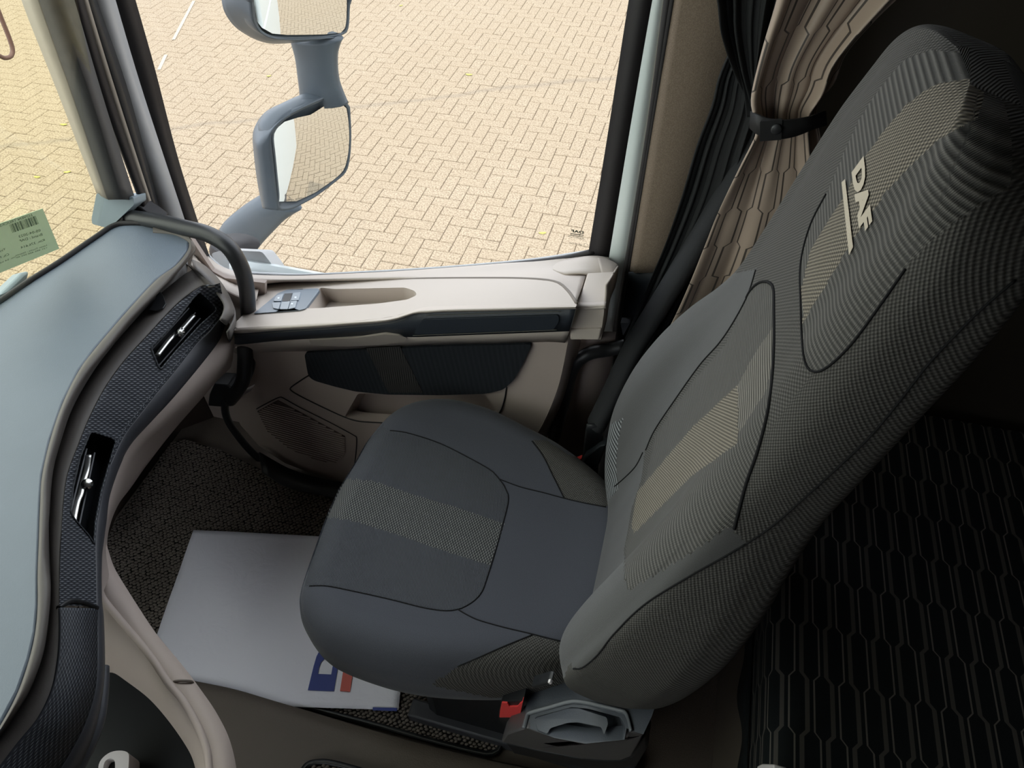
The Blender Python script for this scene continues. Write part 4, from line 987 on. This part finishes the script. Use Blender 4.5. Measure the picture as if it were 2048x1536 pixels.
seam('piping', [(1493, 596), (1500, 583), (1512, 570), (1526, 563), (1540, 566), (1548, 580), (1549, 620), (1549, 690), (1545, 760), (1535, 830), (1515, 905), (1492, 970), (1468, 1058)], ob, M['thread'], st, .002)
seam('seam', [(1512, 540), (1497, 588), (1470, 640), (1440, 685), (1400, 730), (1350, 800), (1310, 860), (1292, 900)], ob, M['thread'], st)
seam('seam', [(1491, 1088), (1440, 1118), (1383, 1150), (1292, 1207), (1231, 1265), (1195, 1310), (1165, 1335), (1147, 1337)], ob, M['thread'], st)
seam('seam', [(1491, 1088), (1540, 1055), (1600, 1003), (1680, 930), (1740, 872), (1800, 800), (1850, 735), (1900, 680), (1960, 620), (2030, 560)], ob, M['thread'], st)
seam('seam', headp[18:] + headp[0:3], ob, M['thread'], st, n=60)
seam('seam', [(1229, 973), (1250, 955), (1272, 932), (1286, 905)], ob, M['thread'], st, n=20)
ob2 = onto(bvh_b, .0016, (Vector((-.02, 0, -1.28)), nrm))
lettering('stitched_letters', 'DAF', (1706, 346), (17.5, 130), (24, -33), ob2, M['letter'], st, bold=.06, subdiv=3)
bar = [(1686, 366), (1693, 359), (1709, 495), (1701, 511)]
gridplate('stitched_bar', bar, [], ob2, M['letter'], st, 6)
# plastic cover on the seat's near side, handle and buckle
PC = P3((1060, 1395, PY(.475)), (1300, 1410, PY(.475)), (1150, 1480, PY(.405)))
c6_ = lambda pts: [(960 + x / 5.12, 1300 + y / 5.12) for x, y in pts]
cov = c6_([(495, 450), (700, 375), (840, 360), (1000, 420), (1300, 470), (1560, 520), (1700, 490), (1815, 515), (1760, 680), (1672, 865), (1560, 830), (1500, 800), (1480, 920), (1080, 960), (760, 900), (500, 800), (440, 805), (465, 640), (480, 520)])
hole = rounded(c6_([(560, 690), (930, 585), (1100, 600), (1440, 690), (1490, 800), (1460, 920), (1080, 940), (740, 880), (590, 830)]), 5)
sc_ = prism('side_cover', cov, PC, (0, .03, -.02), M['seatplastic'], st, holes=[hole], bev=.003)
recess('cover_recess', hole, PC, (0, .02, -.035), M['seatplastic'], sc_, inset=.92)
hnd = rounded(c6_([(560, 700), (900, 600), (1010, 600), (1300, 690), (1310, 760), (1270, 870), (1240, 790), (1000, 740), (900, 745), (720, 800), (690, 860), (590, 820)]), 4)
prism('release_handle', hnd, (PC[0] + Vector((0, -.001, .004)), PC[1]), (0, .012, -.02), M['seatplastic'], sc_, bev=.004)
PF = P3((1010, 1470, PY(.415)), (1290, 1470, PY(.43)), (1150, 1515, PY(.425)))
skirt = c6_([(440, 805), (500, 800), (760, 900), (1080, 960), (1480, 920), (1520, 830), (1672, 865), (1640, 940), (1555, 1090), (1450, 1130), (1250, 1128), (1000, 1108), (600, 1030), (215, 945), (270, 862)])
prism('cover_skirt', skirt, PF, (0, .05, -.01), plastic('seat_skirt_plastic', (.075, .072, .075), .45, .5, grain=.3, gscale=500), st, bev=.004)
tube('cover_rim_highlight', PT(c6_([(450, 800), (480, 690), (510, 645), (700, 590), (900, 535), (1010, 530), (1200, 565), (1430, 620), (1490, 645), (1520, 720), (1545, 830)]), (PC[0] + Vector((0, -.002, .003)), PC[1])), .0042, plastic('rim_highlight_grey', (.12, .13, .145), .4, .5), sc_, n=80, seg=8, flat=.6)  # highlight along the cover edge, built as a paler grey tube
prism('lower_skirt', c6_([(260, 955), (600, 1035), (1000, 1112), (1250, 1132), (1450, 1135), (1560, 1085), (1700, 870), (1720, 1000), (1600, 1200), (1200, 1230), (600, 1120), (340, 1060)]), PY(.47), (0, .05, 0), M['black'], st, bev=.004)
prism('side_arm', c6_([(200, 350), (500, 370), (800, 360), (800, 420), (480, 480), (300, 500), (235, 440)]), PY(.50), (0, .05, 0), M['black'], st, bev=.003)
prism('latch', c6_([(530, 375), (700, 325), (740, 330), (735, 350), (620, 385), (530, 400)]), PY(.455), (0, .02, 0), M['black'], st, bev=.002)
prism('latch_tip', c6_([(692, 335), (715, 328), (738, 345), (715, 358)]), PY(.450), (0, .006, 0), M['white'], st, bev=.001)
bk = prism('buckle', rounded(c6_([(215, 525), (450, 520), (455, 560), (410, 730), (270, 795), (185, 705), (190, 640)]), 3), PY(.455), (0, .03, 0), M['black'], st, bev=.003)
prism('release_button', rounded(c6_([(222, 540), (282, 545), (300, 582), (385, 582), (405, 555), (440, 530), (405, 690), (198, 692), (205, 620)]), 2), PY(.452), (0, .01, 0), M['red'], bk, bev=.002)
# far side buckle
bk2 = prism('far_buckle', [(1163, 928), (1170, 915), (1198, 893), (1212, 890), (1200, 925), (1190, 945), (1168, 940)], PY(1.06), (0, .025, 0), M['darkpanel'], st, bev=.003)
prism('release_button', [(1141, 925), (1163, 917), (1161, 931)], PY(1.045), (0, .012, 0), M['red'], bk2, bev=.001)
# ================================================================== CURTAIN, BAND, BELT SLEEVE, TUBES
def drape(name, label, left, right, planeL, planeR, mat, folds, amp, n=90, phase=0.0, cat='curtain', pinch=None, fan=1.0, m=150):
    L = crm(PT(left, planeL), n); Rr = crm(PT(right, planeR), n)
    V = []; U = []; acc = 0
    for k in range(n):
        if k: acc += (L[k] - L[k - 1]).length
        t = k / (n - 1); pw = pinch(t) if pinch else 1
        side = (Rr[k] - L[k]); nv = Vector((side.y, -side.x, 0)).normalized()
        if nv.y > 0: nv = -nv
        for i in range(m):
            s = i / (m - 1)
            w1 = math.sin(folds * 2 * PI * s + phase + .8 * math.sin(3 * t)) + .45 * math.sin(folds * 3.7 * PI * s + 1.3 + 1.7 * t + phase)
            a = amp * pw * (.55 + .45 * math.sin(5 * s + 2))
            p = L[k].lerp(Rr[k], s + .012 * math.sin(folds * 4 * PI * s) * pw) + nv * a * w1
            V.append(p); U.append((s * fan, acc))
    Fc = [(k * m + i, k * m + i + 1, (k + 1) * m + i + 1, (k + 1) * m + i) for k in range(n - 1) for i in range(m - 1)]
    o = mk(name, V, Fc, mat, None, True, U); solid(o, .002, 0)
    return tag(o, label, cat)
def pinch(c, wd=.10, lo=.25): return lambda t: lo + (1 - lo) * min(1, abs(t - c) / wd)
drape('dark_curtain', 'plain black curtain hanging left of the patterned curtain', [(1410, -160), (1432, -60), (1444, 0), (1452, 60), (1475, 130), (1500, 185), (1515, 235)], [(1600, -160), (1575, -60), (1558, 0), (1545, 60), (1530, 130), (1520, 185), (1520, 235)], PY(1.24), PY(1.22), M['curtaindark'], 4, .02, n=50)
drape('black_curtain_end', 'crinkled black cloth running down behind the patterned curtain', [(1470, 80), (1440, 150), (1425, 210), (1395, 290), (1362, 400), (1330, 490), (1300, 560), (1240, 700)], [(1560, 80), (1530, 150), (1520, 230), (1500, 300), (1470, 400), (1420, 500), (1380, 580), (1320, 720)], PY(1.255), PY(1.24), M['curtaindark'], 5, .008, n=60)
drape('curtain', 'taupe curtain with dark honeycomb line print gathered by a black band', 
      [(1600, -180), (1570, -70), (1552, 0), (1528, 80), (1510, 150), (1504, 190), (1512, 228), (1514, 250), (1504, 275), (1482, 320), (1445, 400), (1412, 480), (1378, 560), (1340, 640), (1305, 700), (1260, 790), (1230, 900)],
      [(1960, -180), (1860, -60), (1800, 0), (1740, 60), (1690, 120), (1668, 175), (1635, 218), (1634, 250), (1640, 285), (1650, 340), (1660, 430), (1650, 520), (1630, 600), (1600, 700), (1570, 780), (1540, 860), (1500, 960)],
      PY(1.185), PY(1.185), M['curtain'], 2.6, .030, n=140, pinch=pinch(.40, .16, .25), fan=.62, m=220)
tb_ = thing('curtain_tie', 'black band with press stud gathering the patterned curtain', 'curtain tie', at(1560, 255, PY(1.12)))
def bandpt(a, z):
    c = at(1578, 250, PY(1.17)); return c
bl = [(1504, 236), (1512, 248), (1530, 256), (1560, 258), (1590, 253), (1620, 243), (1650, 232), (1680, 228)]
tc = PT([(1503, 222), (1515, 229), (1535, 237), (1562, 240), (1590, 238), (1618, 233), (1645, 225)], PY(1.128)); 
bc = PT([(1501, 258), (1516, 268), (1540, 276), (1566, 277), (1594, 271), (1622, 260), (1650, 250)], PY(1.128))
tc2 = [Vector((p.x, 1.128 + .05 * abs(i - 3) ** 2 / 9, p.z)) for i, p in enumerate(tc)]
loft('band', [PT([(1503, 222, PY(1.17)), (1515, 229, PY(1.14)), (1535, 237, PY(1.13)), (1562, 240, PY(1.125)), (1590, 238, PY(1.13)), (1618, 233, PY(1.14)), (1650, 222, PY(1.17))], None),
              PT([(1501, 256, PY(1.17)), (1516, 268, PY(1.14)), (1540, 276, PY(1.13)), (1566, 277, PY(1.125)), (1594, 271, PY(1.13)), (1622, 260, PY(1.14)), (1652, 250, PY(1.17))], None)], M['band'], tb_, n=40, th=.004)
fl_ = prism('band_flap', rounded([(1520, 243), (1565, 239), (1563, 280), (1519, 283)], 2), PY(1.121), (0, .004, 0), M['band'], tb_, bev=.001)
sc0 = at(1553, 258, PY(1.120))
tube('press_stud', [sc0 + Vector((0, .002, 0)), sc0 + Vector((0, -.002, 0)), sc0 + Vector((0, -.0035, 0))], .0085, M['softblack'], fl_, seg=20, curve=False, taper=lambda t: 1 if t < .6 else .8)
# belt sleeve
bs = tube('seat_belt_sleeve', PT([(1520, 270, PY(1.262)), (1445, 395, PY(1.25)), (1390, 492, PY(1.24)), (1330, 592, PY(1.22)), (1270, 690, PY(1.17)), (1222, 790, PY(1.11)), (1192, 850, PY(1.08))], None), .032, plastic('belt_sleeve_cloth', (.017, .018, .020), .8, .3, grain=.5, gscale=900), n=60, seg=16, flat=.65)
tag(bs, 'black seat belt sleeve slanting down between the pillar and the seat', 'belt sleeve')
bl2 = tube('seat_belt', PT([(1192, 850, PY(1.06)), (1186, 890, PY(1.08)), (1180, 960, PY(1.11)), (1176, 1100, PY(1.12))], None), .022, M['black'], n=20, seg=10, flat=.2)
tag(bl2, 'black seat belt webbing below the sleeve behind the cushion', 'seat belt')
gh = thing('grab_rail', 'black tubular grab handle between the front pillar and the door', 'grab handle', at(480, 560, PY(1.12)))
tube('bar', PT([(240, 434, PY(1.17)), (271, 437, PY(1.16)), (320, 444, PY(1.15)), (370, 456, PY(1.14)), (415, 468, PY(1.13)), (455, 492, PY(1.12)), (480, 530, PY(1.12)), (492, 570, PY(1.13)), (496, 615, PY(1.15)), (496, 640, PY(1.17))], None), .019, M['softblack'], gh, n=80, seg=18)
tube('foot_socket', PT([(240, 434), (262, 436)], PY(1.165)), .026, M['rubber'], gh, n=6, seg=18)
lo = tube('lower_grab_bar', PT([(488, 680, PY(1.11)), (490, 720, PY(1.11)), (484, 765, PY(1.12)), (460, 800, PY(1.13))], None), .02, M['black'], None, n=30, seg=14)
tag(lo, 'black bar under the dashboard end beside the door seal', 'grab handle')
gp2 = tube('grab_pole', PT([(1250, 692, PY(1.24)), (1215, 700, PY(1.23)), (1180, 706, PY(1.21)), (1155, 722, PY(1.20)), (1141, 748, PY(1.20)), (1131, 790, PY(1.20)), (1116, 845, PY(1.20)), (1100, 905, PY(1.20)), (1085, 965, PY(1.20)), (1060, 1060, PY(1.2))], None), .0165, M['softblack'], None, n=70, seg=16)
tag(gp2, 'bent black grab pole at the rear edge of the door', 'grab handle')
# ================================================================== BUNK
bu = thing('bunk', 'black bunk mattress with fine honeycomb line pattern behind the seat', 'bunk', (.7, .6, FL))
HB = 1.30
x0 = .327
def bunkrow(y):
    pr = [Vector((x0 - .004, y, H(HB) - .145)), Vector((x0 - .004, y, H(HB) - .05)), Vector((x0 + .002, y, H(HB) - .015)), Vector((x0 + .02, y, H(HB) + .001)), Vector((x0 + .06, y, H(HB) + .008)), Vector((x0 + .25, y, H(HB) + .012)), Vector((1.03, y, H(HB) + .012)), Vector((1.07, y, H(HB) - .01))]
    return crm(pr, 60)
rowsb = [bunkrow(-.9 + 2.2 * k / 50) for k in range(51)]
V = []; U = []
for k, r in enumerate(rowsb):
    acc = 0
    for i, p in enumerate(r):
        if i: acc += (p - r[i - 1]).length
        V.append(p); U.append((acc, -.9 + 2.2 * k / 50))
nb = 60
Fc = [(k * nb + i, k * nb + i + 1, (k + 1) * nb + i + 1, (k + 1) * nb + i) for k in range(50) for i in range(nb - 1)]
mk('mattress', V, Fc, M['mattress'], bu, True, U)
# wavy hem hanging over the base
V = []; N = 120
for k in range(N):
    y = -.9 + 2.2 * k / (N - 1); wv = .010 * math.sin(y * 38) + .006 * math.sin(y * 17)
    V += [Vector((x0 - .008, y, H(HB) - .135)), Vector((x0 - .012 + wv * .3, y, H(HB) - .19 + wv))]
solid(mk('hem', V, [(2 * k, 2 * k + 1, 2 * k + 3, 2 * k + 2) for k in range(N - 1)], M['hem'], bu, True), .003, 0)
box('base', (x0 + .01, -.9, FL), (1.07, 1.30, H(HB) - .14), plastic('bunk_base_brown', (.10, .082, .066), .7, .2, grain=.4), bu, .004)
# ================================================================== MIRRORS outside
mr = thing('side_mirror', 'grey twin door mirror on an arm outside the passenger window', 'mirror', at(470, 505, PY(1.45)))
nM = Vector((.86, -.50, -.055)).normalized()
def mplane(u, v, y):
    return (rel(at(u, v, PY(y))), nM)
PL1 = mplane(630, 310, 1.78)
def domed(px, pl, rad=1.5):
    pl2 = (pl[0] + nM * .005, pl[1]); P = PT(px, pl2); c = sum(P, Vector()) / len(P)
    return lambda u, v: (lambda p: p - nM * ((p - c).length_squared / (2 * rad)))(at(u, v, pl2))
c2_ = lambda pts: [(400 + x / 2.742, y / 2.742) for x, y in pts]
def shell(name, rimpx, pl, backscale, depth, mat, parent, shift=(0, 0, 0)):
    rim = crm(PT(rimpx, pl), 72, True); c = sum(rim, Vector()) / len(rim); dv = -nM * depth + Vector(shift)
    R = [[p for p in rim]]
    for s, t in ((1.02, .12), (1.02, .35), (.98, .6), (.88, .82), (.7, .95), (.35, 1.0)):
        R.append([c + (p - c) * s * (1 if t < .3 else 1) + dv * t for p in rim])
    inner = [c + (p - c) * .955 for p in rim]; inn2 = [c + (p - c) * .95 - nM * .012 for p in rim]
    rr = [inn2, inner] + R; n = 72; V = [p for r in rr for p in r]
    Fc = [(k * n + i, k * n + (i + 1) % n, (k + 1) * n + (i + 1) % n, (k + 1) * n + i) for k in range(len(rr) - 1) for i in range(n)]
    Fc.append(tuple(range(n))); Fc.append(tuple((len(rr) - 1) * n + i for i in range(n)))
    return mk(name, V, Fc, mat, parent, True)
rimL = c2_([(548, 528), (470, 560), (400, 590), (350, 625), (310, 680), (290, 740), (292, 830), (305, 930), (322, 1040), (340, 1130), (415, 1158), (430, 1152), (500, 1146), (560, 1118), (640, 1070), (740, 1000), (800, 945), (820, 870), (828, 760), (824, 640), (812, 560), (760, 538), (712, 530), (600, 570)])
rimLh = c2_([(712, 530), (640, 555), (560, 590), (470, 640), (420, 690), (395, 740), (405, 850), (418, 980), (428, 1080), (430, 1150), (500, 1148), (560, 1120), (640, 1075), (740, 1000), (800, 945), (822, 870), (830, 760), (826, 640), (812, 570)])
lh = shell('lower_housing', rimLh, PL1, 1, .07, M['mirrorcase'], mr, (-.03, .0, .01))
glL = c2_([(740, 572), (790, 580), (812, 600), (824, 680), (828, 780), (822, 870), (800, 940), (750, 985), (640, 1062), (540, 1112), (440, 1116), (436, 1060), (424, 940), (412, 830), (406, 750), (425, 712), (470, 672), (540, 648), (610, 632), (680, 590)])
gridplate('mirror_glass', glL, [], domed(glL, PL1), M['mirrorglass'], lh, 5)
# wrap-around side of lower housing, seen from the cab
loft('lower_housing_side', [PT(c2_([(548, 528), (470, 562), (400, 592), (352, 625), (312, 680), (292, 745), (300, 860), (318, 1000), (345, 1140)]), (PL1[0] - nM * .10, nM)),
                            PT(c2_([(560, 545), (490, 585), (430, 618), (370, 690), (330, 762), (320, 800), (330, 880), (345, 1000), (360, 1145)]), (PL1[0] - nM * .03, nM)),
                            PT(c2_([(700, 532), (600, 575), (500, 625), (440, 668), (400, 715), (390, 760), (402, 880), (416, 1010), (432, 1152)]), (PL1[0] + nM * .002, nM))], M['mirrorcase'], mr, n=50, sub=3, th=.004)
PL2 = mplane(620, 40, 1.80)
rimU = c2_([(285, -120), (288, 40), (298, 120), (330, 175), (390, 205), (480, 212), (700, 205), (790, 188), (815, 150), (822, 40), (822, -120)])
uh = shell('upper_housing', rimU, PL2, 1, .07, M['mirrorcase'], mr, (-.03, 0, .01))
glU = c2_([(300, -100), (302, 40), (310, 110), (345, 155), (400, 186), (480, 192), (690, 190), (780, 184), (812, 150), (814, 40), (814, -100)])
gridplate('mirror_glass', glU, [], domed(glU, PL2), M['mirrorglass'], uh, 5)
loft('upper_housing_side', [PT(c2_([(112, -120), (122, 0), (140, 70), (190, 140), (260, 190), (330, 222), (400, 236), (500, 232)]), (PL2[0] - nM * .10, nM)),
                            PT(c2_([(200, -120), (206, 0), (225, 70), (262, 130), (310, 180), (360, 212), (420, 226), (560, 226)]), (PL2[0] - nM * .04, nM)),
                            PT(c2_([(284, -120), (288, 30), (298, 115), (330, 172), (385, 205), (460, 214), (560, 214), (740, 205)]), (PL2[0] + nM * .001, nM))], M['mirrorcase'], mr, n=40, sub=3, th=.004)
# neck between the heads, a thick bar
def limb(name, left, right, pl, dep, mat, parent, n=30):
    L = crm(PT(left, pl), n); Rr = crm(PT(right, pl), n); seg = 16; V = []
    for a, b in zip(L, Rr):
        c = (a + b) / 2; h = (b - a) / 2; d = Vector((-.35, .9, .1)).normalized() * dep
        for k in range(seg):
            t = 2 * PI * k / seg; V.append(c + h * math.cos(t) + d * math.sin(t))
    Fc = [(k * seg + i, k * seg + (i + 1) % seg, (k + 1) * seg + (i + 1) % seg, (k + 1) * seg + i) for k in range(n - 1) for i in range(seg)]
    Fc += [tuple(range(seg)), tuple((n - 1) * seg + i for i in range(seg))]
    return mk(name, V, Fc, mat, parent, True)
limb('neck', c2_([(490, 206), (500, 245), (520, 320), (535, 430), (545, 520), (540, 560)]), c2_([(788, 206), (770, 245), (757, 310), (765, 430), (800, 530), (815, 560)]), PY(1.86), .035, M['mirrorcase'], mr)
limb('lower_arm', c2_([(328, 1075), (240, 1130), (150, 1200), (110, 1250), (75, 1330), (70, 1370)]), c2_([(560, 1140), (480, 1190), (420, 1250), (345, 1330), (300, 1390), (270, 1420)]), PY(1.92), .04, M['mirrorcase'], mr)
limb('arm_foot', c2_([(60, 1330), (50, 1370), (60, 1430)]), c2_([(330, 1340), (300, 1400), (310, 1470)]), PY(1.60), .05, M['rubber'], mr, 12)
fd = prism('mirror_base', rounded(c2_([(60, 1390), (130, 1370), (340, 1380), (395, 1450), (425, 1500), (300, 1530), (150, 1500), (90, 1450)]), 6), PY(1.44), (0, .05, -.03), M['paintgrey'], mr, bev=.014)
# ================================================================== sticker, cable loop, cowl
stk = thing('sticker', 'pale green paper label with mirrored print stuck on the windscreen', 'sticker', at(60, 480, PW))
ms = bpy.data.materials.new('sticker_paper'); ms.use_nodes = True
b = ms.node_tree.nodes['Principled BSDF']; b.inputs['Base Color'].default_value = (.55, .68, .42, 1); b.inputs['Roughness'].default_value = .6; b.inputs['Transmission Weight'].default_value = .0; b.inputs['Alpha'].default_value = .80
c8 = lambda x, y: (x / 9.6, 400 + y / 9.6)
PWs = (PW[0] + PW[1] * .004, PW[1])
prism('label_paper', [c8(-700, 600), c8(0, 450), c8(820, 165), c8(1140, 935), c8(0, 1400), c8(-700, 1650)], PWs, PW[1] * -.001, ms, stk)
mW = lambda u, v: at(u, v, (PWs[0] + PW[1] * .0006, PW[1]))
grn = plastic('faded_ink', (.12, .17, .11), .7, .1)
def line(s, xr, yr, xl, yl, hx, hy, bold=0.0):
    """mirrored text: starts at the right, runs to the left"""
    a, bq = c8(xr, yr), c8(xl, yl)
    lettering('label_text', s, a, (bq[0] - a[0], bq[1] - a[1]), (hx / 9.6, hy / 9.6), mW, grn, stk, bold)
line('LOVEN TRUCKS', 625, 305, 5, 515, -20, -45)
line('05-04-2023', 785, 600, 370, 725, -15, -45)
line('Brand : DAF', 820, 680, 385, 810, -15, -45)
line('Km. 376.614', 865, 785, 410, 935, -15, -42)
line('Loven Trucks - Nieuwe', 905, 880, 300, 1080, -8, -26)
line('+31 495 450 555 50', 915, 925, 320, 1120, -8, -24)
line('no. 54 info', 300, 1100, -40, 1240, -8, -26)
line('Type', 120, 960, -60, 1030, -15, -40)
line('Ch. Nr', 180, 1060, -60, 1150, -15, -40)
for k in range(22):
    wd = [2, 5, 12, 3, 18, 4, 9, 3, 14, 6, 3][k % 11]; x = 185 + k * 23.5
    a = c8(x, 475 - (x - 185) * .345); bq = c8(x + wd, 475 - (x + wd - 185) * .345); hx, hy = 62 / 9.6, 155 / 9.6
    prism('barcode_bar', [a, bq, (bq[0] + hx, bq[1] + hy), (a[0] + hx, a[1] + hy)], (PWs[0] + PW[1] * .0006, PW[1]), PW[1] * -.0003, grn, stk)
lp = tube('cable_loop', PT([(-30, -40), (-8, 10), (6, 45), (18, 75), (25, 98), (22, 112), (10, 116), (0, 112), (-20, 100)], PX(-1.9)), .006, plastic('brown_wire', (.10, .05, .045), .5, .4), None, n=50, seg=8)
tag(lp, 'thin dark cable loop hanging in front of the windscreen at the left edge', 'cable')
cw = prism('wiper_cowl', [(-60, 615), (0, 588), (45, 545), (62, 540), (56, 560), (10, 600), (-40, 640)], PX(-1.60), (-.05, 0, -.02), M['pillarcap'], None, bev=.01)
tag(cw, 'grey wiper cowl outside below the windscreen edge', 'cowl')
cp = prism('corner_cap', [(1514, 1532), (1524, 1527), (1547, 1528), (1548, 1560), (1514, 1560)], PX(.300), (.02, 0, 0), M['white'], None, bev=.002)
tag(cp, 'small white plastic corner at the foot of the mattress hem', 'cap')
